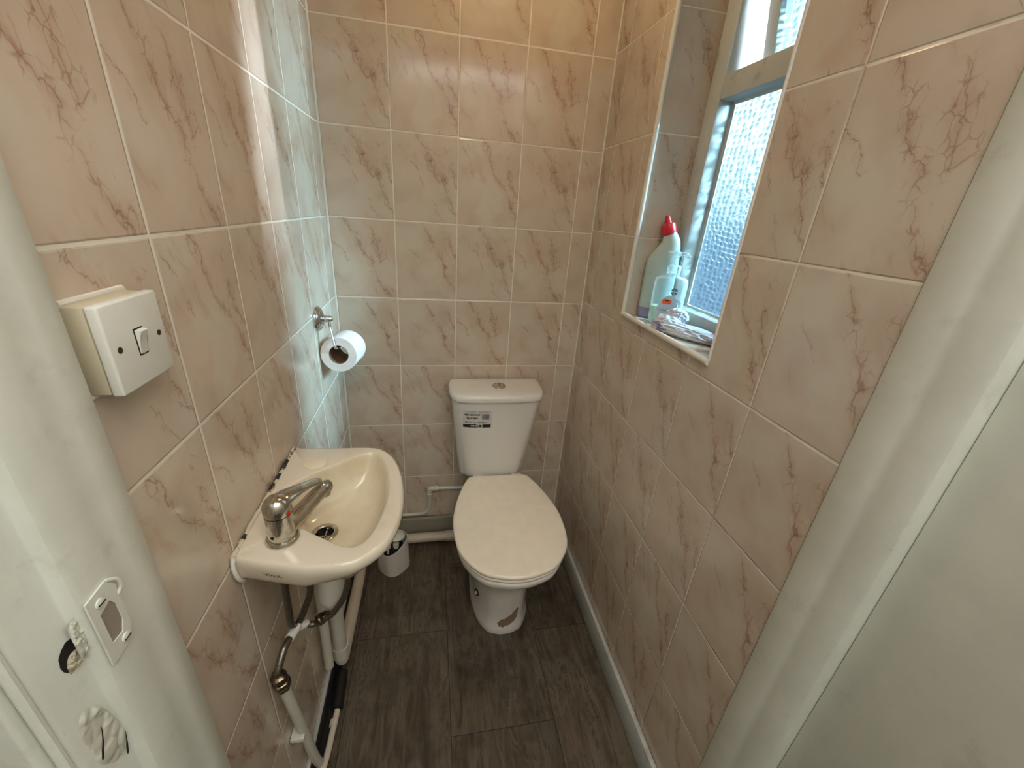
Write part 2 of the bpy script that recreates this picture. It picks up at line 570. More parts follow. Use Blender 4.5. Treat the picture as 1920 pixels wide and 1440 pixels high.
def obj(name, bm, mats, parent=None, smooth=True, angle=35):
    me = bpy.data.meshes.new(name)
    bmesh.ops.recalc_face_normals(bm, faces=bm.faces)
    if smooth:
        for f in bm.faces:
            f.smooth = True
        for e in bm.edges:
            if len(e.link_faces) == 2:
                e.smooth = e.calc_face_angle(0) < math.radians(angle)
    bm.to_mesh(me)
    bm.free()
    if not isinstance(mats, (list, tuple)):
        mats = [mats]
    for m in mats:
        me.materials.append(m)
    o = bpy.data.objects.new(name, me)
    COL.objects.link(o)
    if parent is not None:
        o.parent = parent
        o.matrix_parent_inverse = parent_world(parent).inverted()
    return o


def parent_world(p):
    m = Matrix.Translation(p.location) @ p.rotation_euler.to_matrix().to_4x4()
    if p.parent:
        m = parent_world(p.parent) @ p.matrix_parent_inverse @ m
    return m


def thing(name, label, cat, loc=(0, 0, 0), group=None):
    o = bpy.data.objects.new(name, None)
    o.empty_display_size = 0.05
    COL.objects.link(o)
    o.location = loc
    return tag(o, label, cat, group)


def bm_new():
    return bmesh.new()


def box(bm, a, b, bevel=0.0, seg=2, mat=0):
    vs = [bm.verts.new((x, y, z)) for x in (a[0], b[0]) for y in (a[1], b[1]) for z in (a[2], b[2])]
    idx = [(0, 1, 3, 2), (4, 6, 7, 5), (0, 4, 5, 1), (2, 3, 7, 6), (0, 2, 6, 4), (1, 5, 7, 3)]
    fs = [bm.faces.new([vs[i] for i in q]) for q in idx]
    for f in fs:
        f.material_index = mat
    if bevel:
        es = list({e for f in fs for e in f.edges})
        r = bmesh.ops.bevel(bm, geom=es, offset=bevel, segments=seg, affect='EDGES', profile=0.5)
        for f in r['faces']:
            f.material_index = mat
    return bm


def prism(bm, pts, z0, z1, mat=0, bevel=0.0):
    """closed outline (x,y) extruded in z"""
    a = [bm.verts.new((p[0], p[1], z0)) for p in pts]
    b = [bm.verts.new((p[0], p[1], z1)) for p in pts]
    n = len(pts)
    fs = [bm.faces.new((a[i], a[(i + 1) % n], b[(i + 1) % n], b[i])) for i in range(n)]
    fs.append(bm.faces.new(a[::-1]))
    fs.append(bm.faces.new(b))
    for f in fs:
        f.material_index = mat
    return bm


def loft(bm, rings, cap0=True, cap1=True, mat=0, closed=True):
    R = [[bm.verts.new(p) for p in r] for r in rings]
    n = len(R[0])
    fs = []
    for i in range(len(R) - 1):
        for j in range(n if closed else n - 1):
            k = (j + 1) % n
            fs.append(bm.faces.new((R[i][j], R[i][k], R[i + 1][k], R[i + 1][j])))
    if cap0:
        fs.append(bm.faces.new(R[0][::-1]))
    if cap1:
        fs.append(bm.faces.new(R[-1]))
    for f in fs:
        f.material_index = mat
    return R


def frame_of(d):
    d = d.normalized()
    a = Vector((0, 0, 1)) if abs(d.z) < 0.9 else Vector((1, 0, 0))
    x = d.cross(a).normalized()
    return x, d.cross(x).normalized()


def lathe(bm, prof, org=(0, 0, 0), axis=(0, 0, 1), n=32, mat=0, cap0=True, cap1=True):
    """prof: list of (radius, height along axis)"""
    ax = Vector(axis).normalized()
    x, y = frame_of(ax)
    o = Vector(org)
    rings = [[o + ax * h + (x * math.cos(t) + y * math.sin(t)) * max(r, 1e-5)
              for t in [2 * PI * i / n for i in range(n)]] for r, h in prof]
    return loft(bm, rings, cap0, cap1, mat)


def catmull(pts, sub=6, closed=False):
    P = [Vector(p) for p in pts]
    n = len(P)
    out = []
    rng = range(n if closed else n - 1)
    for i in rng:
        p0 = P[(i - 1) % n] if closed or i > 0 else P[0] * 2 - P[1]
        p1, p2 = P[i], P[(i + 1) % n]
        p3 = P[(i + 2) % n] if closed or i + 2 < n else P[-1] * 2 - P[-2]
        for k in range(sub):
            t = k / sub
            out.append(0.5 * ((2 * p1) + (p2 - p0) * t + (2 * p0 - 5 * p1 + 4 * p2 - p3) * t * t
                              + (3 * p1 - p0 - 3 * p2 + p3) * t ** 3))
    if not closed:
        out.append(P[-1])
    return out


def tube(bm, pts, r, n=14, sub=6, mat=0, smooth=True, rf=None, caps=True):
    P = catmull(pts, sub) if smooth and len(pts) > 2 else [Vector(p) for p in pts]
    d0 = (P[1] - P[0]).normalized()
    x, y = frame_of(d0)
    rings = []
    for i, p in enumerate(P):
        d = (P[min(i + 1, len(P) - 1)] - P[max(i - 1, 0)]).normalized()
        x = (x - d * x.dot(d)).normalized()
        y = d.cross(x)
        rr = r if rf is None else rf(i / (len(P) - 1)) * r
        rings.append([p + (x * math.cos(t) + y * math.sin(t)) * rr for t in [2 * PI * k / n for k in range(n)]])
    loft(bm, rings, caps, caps, mat)
    return bm


def bvh_of(o):
    bm = bmesh.new()
    bm.from_mesh(o.data)
    bm.transform(parent_world(o.parent) @ o.matrix_parent_inverse if o.parent else Matrix())
    t = BVHTree.FromBMesh(bm)
    bm.free()
    return t


def stick(pts_uv, org, xd, zd, shoot, tree, eps):
    """map flat (u,v) points on plane org + u*xd + v*zd, shot along `shoot` onto a surface"""
    out = []
    org, xd, zd, shoot = Vector(org), Vector(xd).normalized(), Vector(zd).normalized(), Vector(shoot).normalized()
    for u, v in pts_uv:
        p = org + xd * u + zd * v
        loc, nor, i, d = tree.ray_cast(p - shoot * 0.05, shoot, 0.2)
        if loc is None:
            loc = p
        out.append(loc - shoot * eps)
    return out


def sticker(name, w, h, org, xd, zd, shoot, tree, eps, mat, parent, nx=10, nz=6, outline=None):
    bm = bm_new()
    if outline is None:
        uv = [(-w / 2 + w * i / nx, -h / 2 + h * j / nz) for j in range(nz + 1) for i in range(nx + 1)]
        vs = [bm.verts.new(p) for p in stick(uv, org, xd, zd, shoot, tree, eps)]
        vb = [bm.verts.new(p) for p in stick(uv, org, xd, zd, shoot, tree, eps * 0.2)]
        q = lambda L, i, j: L[j * (nx + 1) + i]
        for j in range(nz):
            for i in range(nx):
                bm.faces.new((q(vs, i, j), q(vs, i + 1, j), q(vs, i + 1, j + 1), q(vs, i, j + 1)))
                bm.faces.new((q(vb, i, j), q(vb, i, j + 1), q(vb, i + 1, j + 1), q(vb, i + 1, j)))
        rim = [(i, 0) for i in range(nx)] + [(nx, j) for j in range(nz)] + [(i, nz) for i in range(nx, 0, -1)] + [(0, j) for j in range(nz, 0, -1)]
        for a in range(len(rim)):
            b = (a + 1) % len(rim)
            bm.faces.new((q(vs, *rim[a]), q(vb, *rim[a]), q(vb, *rim[b]), q(vs, *rim[b])))
    else:
        vs = [bm.verts.new(p) for p in stick(outline, org, xd, zd, shoot, tree, eps)]
        vb = [bm.verts.new(p) for p in stick(outline, org, xd, zd, shoot, tree, eps * 0.2)]
        cu_, cv_ = sum(p[0] for p in outline) / len(outline), sum(p[1] for p in outline) / len(outline)
        prev = vs
        for k_ in (0.66, 0.33):
            uv = [(cu_ + (p[0] - cu_) * k_, cv_ + (p[1] - cv_) * k_) for p in outline]
            cur = [bm.verts.new(p) for p in stick(uv, org, xd, zd, shoot, tree, eps)]
            for a in range(len(cur)):
                b = (a + 1) % len(cur)
                bm.faces.new((prev[a], prev[b], cur[b], cur[a]))
            prev = cur
        bm.faces.new(prev)
        for a in range(len(vs)):
            b = (a + 1) % len(vs)
            bm.faces.new((vs[a], vb[a], vb[b], vs[b]))
    return obj(name, bm, mat, parent, smooth=False)


def lettering(name, text, size, org, xd, zd, shoot, tree, eps, mat, parent, bold=0.0, sx=1.0):
    cu = bpy.data.curves.new('t', 'FONT')
    cu.body = text
    cu.size = size
    cu.align_x = 'CENTER'
    cu.align_y = 'CENTER'
    cu.offset = bold
    cu.resolution_u = 3
    o = bpy.data.objects.new('t', cu)
    COL.objects.link(o)
    bpy.context.view_layer.update()
    me = bpy.data.meshes.new_from_object(o)
    bpy.data.objects.remove(o)
    uv = [(v.co.x * sx, v.co.y) for v in me.vertices]
    for v, p in zip(me.vertices, stick(uv, org, xd, zd, shoot, tree, eps)):
        v.co = p
    me.name = name
    me.materials.clear()
    me.materials.append(mat)
    r = bpy.data.objects.new(name, me)
    COL.objects.link(r)
    r.parent = parent
    r.matrix_parent_inverse = parent_world(parent).inverted()
    return r


def struct(name, bm, mats, parent=None, smooth=True, label=None, angle=35):
    o = obj(name, bm, mats, parent, smooth, angle)
    if parent is None:
        o['kind'] = 'structure'
        o['label'] = label or name.replace('_', ' ')
        o['category'] = name.split('_')[0]
    return o


# ------------------------------------------------------------------ room shell
def quad_uv(bm, pts, uvs, mat=0):
    L = bm.loops.layers.uv.verify()
    vs = [bm.verts.new(p) for p in pts]
    f = bm.faces.new(vs)
    f.material_index = mat
    for l, uv in zip(f.loops, uvs):
        l[L].uv = uv
    return f


ZR = 1.82 - 1.75      # height of a tile course on back and left walls (0.07, 0.32 ...)
ZRR = ZR + 0.0122

uvB = lambda p: ((p[0] - 0.0034) / 0.2, (p[2] - ZR) / 0.25)
uvL = lambda p: ((p[1] + 0.0845 + 4) / 0.2, (p[2] - ZR) / 0.25)
uvR = lambda p: ((-p[1] - 0.0907 + 6) / 0.2, (p[2] - ZRR) / 0.25)


def rect(bm, pts, f, mat=0):
    quad_uv(bm, pts, [f(p) for p in pts], mat)


def struct_plain(name, bm, mats, label):
    me = bpy.data.meshes.new(name)
    bm.to_mesh(me)
    bm.free()
    for m in mats:
        me.materials.append(m)
    o = bpy.data.objects.new(name, me)
    COL.objects.link(o)
    o['kind'] = 'structure'
    o['label'] = label
    o['category'] = name.split('_')[0]
    return o


bm = bm_new()
rect(bm, [(0, 0, 0), (W, 0, 0), (W, 0, H), (0, 0, H)], uvB)
box(bm, (-0.05, 0.0005, 0), (W + 0.168, 0.1, H), mat=1)
tube(bm, [(0.001, -0.001, 0.05), (0.001, -0.001, H)], 0.0042, 8, mat=1)
tube(bm, [(W - 0.001, -0.001, 0.05), (W - 0.001, -0.001, H)], 0.0028, 8, mat=1)
struct_plain('wall_back', bm, [M_['tile'], M_['grout']], 'marbled beige tiled back wall behind the toilet')

bm = bm_new()
rect(bm, [(0, YD, 0), (0, 0, 0), (0, 0, H), (0, YD, H)], uvL)
box(bm, (-0.1, YD, 0), (-0.0005, -0.0005, H), mat=1)
struct_plain('wall_left', bm, [M_['tile'], M_['grout']], 'marbled beige tiled wall on the left with the basin')

WY0, WY1, WZ0, WZ1 = -0.755, -0.345, 1.118, 2.07     # window opening
WX = W + 0.12
bm = bm_new()
yd = YD - 0.012
for a, b, c, d in [(yd, WY0, 0, H), (WY1, 0, 0, H), (WY0, WY1, 0, WZ0), (WY0, WY1, WZ1, H)]:
    rect(bm, [(W, b, c), (W, a, c), (W, a, d), (W, b, d)], uvR)
# reveals and tiled sill
rect(bm, [(W, WY1, WZ0), (WX + 0.01, WY1, WZ0), (WX + 0.01, WY1, WZ1), (W, WY1, WZ1)], lambda p: ((p[0] - W) / 0.2 + 30.1, (p[2] - ZRR) / 0.25))
rect(bm, [(W, WY0, WZ0), (W, WY0, WZ1), (WX + 0.01, WY0, WZ1), (WX + 0.01, WY0, WZ0)], lambda p: ((p[0] - W) / 0.2 + 34.1, (p[2] - ZRR) / 0.25))
rect(bm, [(W, WY0, WZ0), (WX + 0.01, WY0, WZ0), (WX + 0.01, WY1, WZ0), (W, WY1, WZ0)], lambda p: ((-p[1] - 0.0907 + 8.0) / 0.2, (p[0] - W) / 0.25 + 5.1))
rect(bm, [(W, WY0, WZ1), (W, WY1, WZ1), (WX + 0.01, WY1, WZ1), (WX + 0.01, WY0, WZ1)], lambda p: (p[0] + 20.1, p[1] + 3.3))
# solid masonry behind the tiles
for a, b, c, d in [(yd, WY0 - 0.0005, 0, H), (WY1 + 0.0005, -0.0005, 0, H), (WY0 - 0.0005, WY1 + 0.0005, 0, WZ0 - 0.0005), (WY0, WY1, WZ1 + 0.0005, H)]:
    box(bm, (W + 0.0005, a, c), (W + 0.168, b, d), mat=1)
struct_plain('wall_right', bm, [M_['tile_r'], M_['grout']], 'marbled beige tiled wall on the right with the window')

bm = bm_new()
box(bm, (-1.2, -2.9, -0.06), (2.2, 0.1, 0.0))
struct_plain('floor', bm, [M_['floor']], 'dark grey wood-look vinyl floor tiles')
bm = bm_new()
box(bm, (-1.2, -2.9, H), (2.2, 0.1, H + 0.06))
struct_plain('ceiling', bm, [M_['ceil']], 'plain ceiling')
# hall that the camera stands in
bm = bm_new()
box(bm, (-1.2, -1.189, 0), (-0.032, YD - 0.001, H))
box(bm, (W + 0.045, -1.189, 0), (2.2, YD - 0.012, H))
box(bm, (-0.032, -1.189, 2.06), (W + 0.045, YD - 0.001, H))
struct_plain('wall_front', bm, [M_['emul']], 'hall wall around the doorway')
bm = bm_new()
box(bm, (-1.2, -2.9, 0), (2.2, -2.8, H))
box(bm, (-1.3, -2.9, 0), (-1.2, YD, H))
box(bm, (2.2, -2.9, 0), (2.3, YD, H))
struct_plain('wall_hall', bm, [M_['emul']], 'hall walls behind the camera')

# skirtings
bm = bm_new()
prism_pts = []
bmR = bm
box(bm, (W - 0.015, yd + 0.001, 0.0005), (W - 0.0005, -0.021, 0.095), 0.004, 2)
struct('baseboard_right', bm, M_['skirt'], label='grey-white painted skirting along the right wall')
bm = bm_new()
box(bm, (0.016, -0.020, 0.0005), (W - 0.0005, -0.0005, 0.110), 0.006, 3)
struct('baseboard_back', bm, M_['skirt_d'], label='dirty painted skirting behind the toilet')
bm = bm_new()
box(bm, (0.0005, YD + 0.001, 0.0005), (0.014, -0.0005, 0.046), 0.001, 1)
box(bm, (0.0145, YD + 0.001, 0.0003), (0.030, -0.45, 0.0030))
tube(bm, [(0.004, -0.02, 0.052), (0.005, -0.3, 0.054), (0.004, -0.6, 0.05), (0.005, -0.8, 0.055), (0.004, YD + 0.01, 0.056)], 0.006, 8, mat=1)
struct('baseboard_left', bm, [M_['dark'], M_['skirt']], label='dark gap and white bead at the foot of the left wall')

# door linings
bm = bm_new()
pts = [(-0.03, YD), (0.016, YD), (0.020, YD - 0.004), (0.0205, -1.085), (0.0185, -1.095), (0.0205, -1.106),
       (0.020, -1.139), (0.0175, -1.144), (0.008, -1.1445), (0.006, -1.147), (0.0065, -1.184), (0.003, -1.1895), (-0.03, -1.1895)]
prism(bm, pts, 0.0005, 2.06)
lin = struct('trim_1', bm, M_['gloss'], label='white painted door lining on the left with a strike plate', angle=50)
bm = bm_new()
pts = [(W + 0.0445, yd), (W + 0.001, yd), (W - 0.003, yd - 0.004), (W - 0.003, -1.115), (W - 0.0015, -1.120), (W - 0.003, -1.126), (W - 0.003, -1.160), (W, -1.165), (W + 0.018, -1.1655),
       (W + 0.021, -1.168), (W + 0.0445, -1.1685)]
prism(bm, pts[::-1], 0.0005, 2.06)
struct('trim_2', bm, M_['gloss'], label='white painted door lining on the right', angle=50)
bm = bm_new()
box(bm, (-0.075, -1.203, 0.0005), (-0.004, -1.1895, 2.1), 0.004, 3)
tube(bm, [(0.001, -1.1925, 0.001), (0.001, -1.1925, 2.05)], 0.0042, 10)
struct('trim_3', bm, M_['gloss'], label='white architrave on the hall side at the far left')
# door leaf opened against the hall on the right
d1 = bpy.data.objects.new('door_1', None)
COL.objects.link(d1)
d1.location = (W + 0.04, -1.19, 0)
tag(d1, 'white painted door standing open at the right edge', 'door', kind='structure')
bm = bm_new()
box(bm, (W + 0.0200, -1.93, 0.008), (W + 0.0445, -1.1690, 2.04), 0.0015, 2)
obj('door_leaf', bm, M_['gloss'], d1)
bm = bm_new()
lathe(bm, [(0.026, 0), (0.026, 0.006), (0.01, 0.01), (0.01, 0.03), (0.024, 0.04), (0.026, 0.055), (0.015, 0.066)], (W + 0.0200, -1.87, 1.0), (-1, 0, 0), 24)
obj('door_knob', bm, M_['chrome'], d1)

# strike plate with its screws, and the splintered hole beside it
XP = 0.0205
bm = bm_new()
yc, zc = -1.119, 0.9985
o_pts = [(-1.147, 0.965), (-1.147, 1.033), (-1.124, 1.033), (-1.119, 1.031), (-1.115, 1.0285), (-1.113, 1.020), (-1.113, 0.978), (-1.118, 0.968), (-1.125, 0.965)]
o_pts = [(-1.143, 0.955), (-1.143, 1.035), (-1.118, 1.037), (-1.111, 1.025), (-1.111, 0.972), (-1.118, 0.957)]
i_pts = [(-1.135, 0.975), (-1.135, 1.012), (-1.122, 1.016), (-1.117, 1.006), (-1.117, 0.985), (-1.122, 0.974)]
n = len(o_pts)
L0 = [bm.verts.new((XP, *p)) for p in o_pts]
L1 = [bm.verts.new((XP + 0.0018, *p)) for p in o_pts]
I0 = [bm.verts.new((XP, *p)) for p in i_pts]
I1 = [bm.verts.new((XP + 0.0018, *p)) for p in i_pts]
for i in range(n):
    j = (i + 1) % n
    bm.faces.new((L0[i], L0[j], L1[j], L1[i]))
    bm.faces.new((L1[i], L1[j], I1[j], I1[i]))
    bm.faces.new((I1[i], I1[j], I0[j], I0[i]))
# curled lip of the plate
tube(bm, [(XP + 0.001, -1.111, 1.012), (XP + 0.004, -1.108, 1.020), (XP + 0.004, -1.110, 1.030), (XP + 0.001, -1.117, 1.036)], 0.0018, 8)
sp = obj('strike_plate', bm, M_['gloss'], lin, smooth=False)
sp['label'] = 'painted-over metal strike plate'
bm = bm_new()
prism_ = [(XP + 0.0006, *p) for p in i_pts]
bm.faces.new([bm.verts.new(p) for p in prism_])
obj('latch_hole', bm, plain('bare_recess', (150, 138, 126), 0.8), lin, smooth=False)
for (y_, z_) in ((-1.131, 1.0235), (-1.122, 0.9655)):
    bm = bm_new()
    lathe(bm, [(0.0050, 0), (0.0048, 0.0012), (0.003, 0.002)], (XP + 0.0018, y_, z_), (1, 0, 0), 16)
    box(bm, (XP + 0.0035, y_ - 0.004, z_ - 0.0006), (XP + 0.0041, y_ + 0.004, z_ + 0.0006), mat=1)
    obj('screw', bm, [M_['gloss'], M_['dark']], lin)


def relief(name, cy, cz, ry, rz, x, amp, mat, parent, seed, freq=90, tilt=0.0):
    """lumpy flaked patch raised from a vertical face, fading out at its rim"""
    bm = bm_new()
    N1, N2 = 30, 44
    g = []
    for j in range(N2 + 1):
        row = []
        for i in range(N1 + 1):
            u, v = i / N1 * 2 - 1, j / N2 * 2 - 1
            y_ = cy + ry * u + tilt * v * rz
            z_ = cz + rz * v
            p = Vector((y_ * freq, z_ * freq, seed))
            edge = max(0.0, 1 - (u * u + v * v) ** 1.5 * (0.8 + 0.7 * (mnoise.noise(p * 0.5) + 0.5)))
            ds, ps = mnoise.voronoi(p + Vector((mnoise.noise(p), mnoise.noise(p + Vector((9, 0, 0))), 0)) * 0.5)
            rdg = min(1.0, (ds[1] - ds[0]) * 5)
            step = 0.25 + 0.75 * abs(mnoise.cell(ps[0] * 3.7))
            row.append(bm.verts.new((x - 0.0006 + min(1, edge * 2.2) * amp * (0.45 + 0.55 * rdg) * step + edge * 0.0006, y_, z_)))
        g.append(row)
    for j in range(N2):
        for i in range(N1):
            bm.faces.new((g[j][i], g[j][i + 1], g[j + 1][i + 1], g[j + 1][i]))
    return obj(name, bm, mat, parent, angle=60)


def pit(name, pts, x, parent, mat, seed):
    """dark gouge with a ragged outline and a thin splintered rim"""
    rnd = random.Random(seed)
    P2 = catmull([(0, *p) for p in pts], 4, True)
    c = sum(P2, Vector()) / len(P2)
    bm = bm_new()
    a = [bm.verts.new((x + 0.0003, p.y + (rnd.random() - 0.5) * 0.0008, p.z + (rnd.random() - 0.5) * 0.0008)) for p in P2]
    b = [bm.verts.new((x + 0.0005, c.y + (p.y - c.y) * 0.8, c.z + (p.z - c.z) * 0.8)) for p in P2]
    n_ = len(a)
    for i in range(n_):
        bm.faces.new((a[i], a[(i + 1) % n_], b[(i + 1) % n_], b[i]))
    bm.faces.new(b)
    return obj(name, bm, mat, parent, smooth=False)


pit('bolt_hole', [(-1.166, 0.990), (-1.163, 1.001), (-1.155, 1.006), (-1.147, 1.003), (-1.146, 0.992), (-1.150, 0.980), (-1.158, 0.977), (-1.164, 0.981)], 0.0062, lin, M_['dark'], 3)
relief('splintered_wood', -1.1535, 0.984, 0.0085, 0.009, 0.0072, 0.0035, M_['wood'], lin, 4.0, 260)
relief('chipped_patch', -1.163, 0.885, 0.018, 0.052, 0.0062, 0.0036, M_['chip'], lin, 9.0, 70, -0.10)
relief('chipped_patch', -1.148, 1.005, 0.006, 0.020, 0.0125, 0.0022, M_['chip'], lin, 2.0, 230)
for pts in ([(-1.149, 1.022), (-1.147, 1.010), (-1.1465, 1.000), (-1.148, 0.999), (-1.150, 1.012)],
            [(-1.176, 0.872), (-1.168, 0.888), (-1.164, 0.902), (-1.166, 0.889), (-1.174, 0.870)],
            [(-1.156, 0.838), (-1.151, 0.852), (-1.148, 0.862), (-1.150, 0.850), (-1.154, 0.836)]):
    pit('paint_crack', pts, 0.0092, lin, M_['dark'], 6)

# ------------------------------------------------------------------ window
w1 = bpy.data.objects.new('window_1', None)
COL.objects.link(w1)
w1.location = (WX, -0.55, WZ0)
tag(w1, 'white painted window with dimpled obscure glass and an open top vent', 'window', kind='structure')
xf, xb = WX, WX + 0.050
zt0, zt1 = 1.653, 1.702
yl, yr = -0.397, -0.703
bm = bm_new()
box(bm, (xf, yl, WZ0 + 0.0005), (xb, WY1 - 0.0005, WZ1 - 0.0005), 0.002, 2)
box(bm, (xf, WY0 + 0.0005, WZ0 + 0.0005), (xb, yr, WZ1 - 0.0005), 0.002, 2)
box(bm, (xf, yr, WZ0 + 0.0005), (xb, yl, 1.160), 0.002, 2)
box(bm, (xf, yr, zt0), (xb, yl, zt1), 0.002, 2)
box(bm, (xf, yr, WZ1 - 0.05), (xb, yl, WZ1 - 0.0005), 0.002, 2)
# putty fillets round the fixed pane
gx = WX + 0.043
for a, b in (((gx, yl, 1.160), (gx, yl, zt0)), ((gx, yl, zt0), (gx, yr, zt0)), ((gx, yl, 1.160), (gx, yr, 1.160)), ((gx, yr, 1.160), (gx, yr, zt0))):
    tube(bm, [a, b], 0.0055, 6)
obj('window_frame', bm, M_['frame'], w1)
bm = bm_new()
box(bm, (gx, yr + 0.001, 1.161), (gx + 0.004, yl - 0.001, zt0 - 0.001))
obj('glass_pane', bm, M_['glass'], w1, smooth=False)
# top vent, hinged at its top and pushed open
sash = bm_new()
vz0, vz1, vy0, vy1 = zt1 + 0.004, WZ1 - 0.054, yr + 0.012, yl - 0.022
vx = WX + 0.022
for a, b in (((vx, vy1 - 0.034, vz0), (vx + 0.034, vy1, vz1)), ((vx, vy0, vz0), (vx + 0.034, vy0 + 0.034, vz1)),
             ((vx, vy0 + 0.034, vz0), (vx + 0.034, vy1 - 0.034, vz0 + 0.032)), ((vx, vy0 + 0.034, vz1 - 0.034), (vx + 0.034, vy1 - 0.034, vz1))):
    box(sash, a, b, 0.002, 2)
pane = bm_new()
box(pane, (vx + 0.014, vy0 + 0.033, vz0 + 0.031), (vx + 0.018, vy1 - 0.033, vz1 - 0.033))
hinge = Vector((vx + 0.034, 0, vz1))
ROT = Matrix.Translation(hinge) @ Matrix.Rotation(math.radians(-10), 4, 'Y') @ Matrix.Translation(-hinge)
sash.transform(ROT)
pane.transform(ROT)
so = obj('vent_sash', sash, M_['frame'], w1)
obj('glass_pane', pane, M_['glass'], so, smooth=False)
bm = bm_new()
tube(bm, [(WX + 0.03, -0.50, zt1 + 0.008), (WX + 0.09, -0.50, zt1 + 0.03), (WX + 0.15, -0.50, zt1 + 0.035)], 0.004, 8, smooth=False)
box(bm, (WX + 0.02, -0.515, zt1), (WX + 0.04, -0.485, zt1 + 0.006), 0.001, 1)
obj('casement_stay', bm, M_['frame'], w1)

# tile edge trims round the opening
bm = bm_new()
tube(bm, [(W - 0.001, WY1 + 0.001, WZ0 + 0.002), (W - 0.001, WY1 + 0.001, WZ1)], 0.0065, 12)
tube(bm, [(W - 0.0005, WY0, WZ0 + 0.002), (W - 0.0005, WY0, WZ1)], 0.003, 10)
tube(bm, [(W - 0.001, WY0 - 0.001, WZ0 + 0.0005), (W - 0.001, WY1 + 0.004, WZ0 + 0.0005)], 0.0072, 12)
tube(bm, [(W - 0.001, WY0 - 0.001, WZ1), (W - 0.001, WY1 + 0.004, WZ1)], 0.005, 12)
struct('trim_4', bm, M_['trim'], label='white rounded tile trim round the window opening')

# ceiling light of the little room
t = thing('ceiling_light', 'warm bulb in a white ceiling holder above the toilet', 'light', (0.50, -0.42, H))
bm = bm_new()
lathe(bm, [(0.05, 0), (0.05, -0.012), (0.012, -0.02), (0.004, -0.03), (0.004, -0.19), (0.018, -0.20), (0.020, -0.26)], (0.50, -0.42, H - 0.0005), (0, 0, 1), 24)
obj('holder', bm, M_['plas'], t)

# ------------------------------------------------------------------ toilet
TX, TP = 0.553, 0.563
toilet = thing('toilet', 'white close-coupled toilet with closed lid against the back tiled wall', 'toilet', (TP, -0.3, 0))


def outline(half, cx, sub=5):
    pts = [Vector((cx + x, y, 0)) for x, y in half] + [Vector((cx - x, y, 0)) for x, y in half[-2:0:-1]]
    return catmull(pts, sub, True)


def ring_at(half, cx, z, sub=5):
    return [(p.x, p.y, z) for p in outline(half, cx, sub)]


def lerp_h(a, b, t):
    return [(x0 + (x1 - x0) * t, y0 + (y1 - y0) * t) for (x0, y0), (x1, y1) in zip(a, b)]


P_rim = [(0, -0.03), (0.085, -0.03), (0.098, -0.045), (0.104, -0.13), (0.128, -0.20), (0.160, -0.30), (0.176, -0.41), (0.163, -0.53), (0.112, -0.612), (0.052, -0.640), (0, -0.647)]
P_r2 = [(0, -0.03), (0.085, -0.03), (0.098, -0.045), (0.104, -0.13), (0.126, -0.20), (0.156, -0.30), (0.171, -0.41), (0.158, -0.525), (0.107, -0.605), (0.049, -0.631), (0, -0.637)]
P_a = [(0, -0.03), (0.080, -0.03), (0.092, -0.045), (0.098, -0.13), (0.118, -0.20), (0.142, -0.30), (0.154, -0.40), (0.138, -0.50), (0.092, -0.572), (0.042, -0.594), (0, -0.600)]
P_b = [(0, -0.05), (0.075, -0.05), (0.086, -0.065), (0.092, -0.14), (0.104, -0.20), (0.118, -0.29), (0.124, -0.38), (0.108, -0.46), (0.072, -0.522), (0.033, -0.541), (0, -0.546)]
P_c = [(0, -0.08), (0.070, -0.08), (0.080, -0.09), (0.084, -0.15), (0.092, -0.21), (0.098, -0.28), (0.099, -0.36), (0.088, -0.43), (0.060, -0.486), (0.028, -0.503), (0, -0.507)]
P_d = [(0, -0.10), (0.072, -0.10), (0.083, -0.11), (0.088, -0.16), (0.095, -0.22), (0.100, -0.29), (0.100, -0.36), (0.089, -0.43), (0.061, -0.484), (0.028, -0.501), (0, -0.505)]
P_e = [(0, -0.10), (0.076, -0.10), (0.088, -0.11), (0.094, -0.16), (0.102, -0.22), (0.107, -0.29), (0.107, -0.36), (0.094, -0.435), (0.064, -0.490), (0.030, -0.508), (0, -0.512)]
levels = [(0.0005, P_e), (0.02, P_e), (0.06, P_d), (0.15, P_c), (0.20, P_c), (0.25, lerp_h(P_c, P_b, 0.5)), (0.29, P_b), (0.335, P_a), (0.37, P_r2), (0.392, P_rim), (0.402, lerp_h(P_rim, P_r2, 0.4)), (0.405, lerp_h(P_rim, P_r2, 1.6))]
zs = [Vector((z, 0, 0)) for z, h in levels]
rings = []
for i in range(len(levels)):
    rings.append(ring_at(levels[i][1], TP, levels[i][0]))
R4 = []
nper = len(rings[0])
cols = [catmull([Vector(rings[k][j]) for k in range(len(rings))], 3) for j in range(nper)]
bm = bm_new()
loft(bm, [[c[i] for c in cols] for i in range(len(cols[0]))])
pan = obj('pan', bm, M_['cer'], toilet, angle=60)
tp_tree = bvh_of(pan)

S_out = [(0, -0.175), (0.06, -0.174), (0.104, -0.178), (0.122, -0.198), (0.150, -0.265), (0.172, -0.345), (0.182, -0.43), (0.168, -0.54), (0.115, -0.618), (0.053, -0.646), (0, -0.653)]


def inset(half, d, cx=0, cy=-0.42):
    out = []
    for x, y in half:
        v = Vector((x, y - cy))
        L = v.length
        out.append((x * (1 - d / L), cy + (y - cy) * (1 - d / L)))
    return out


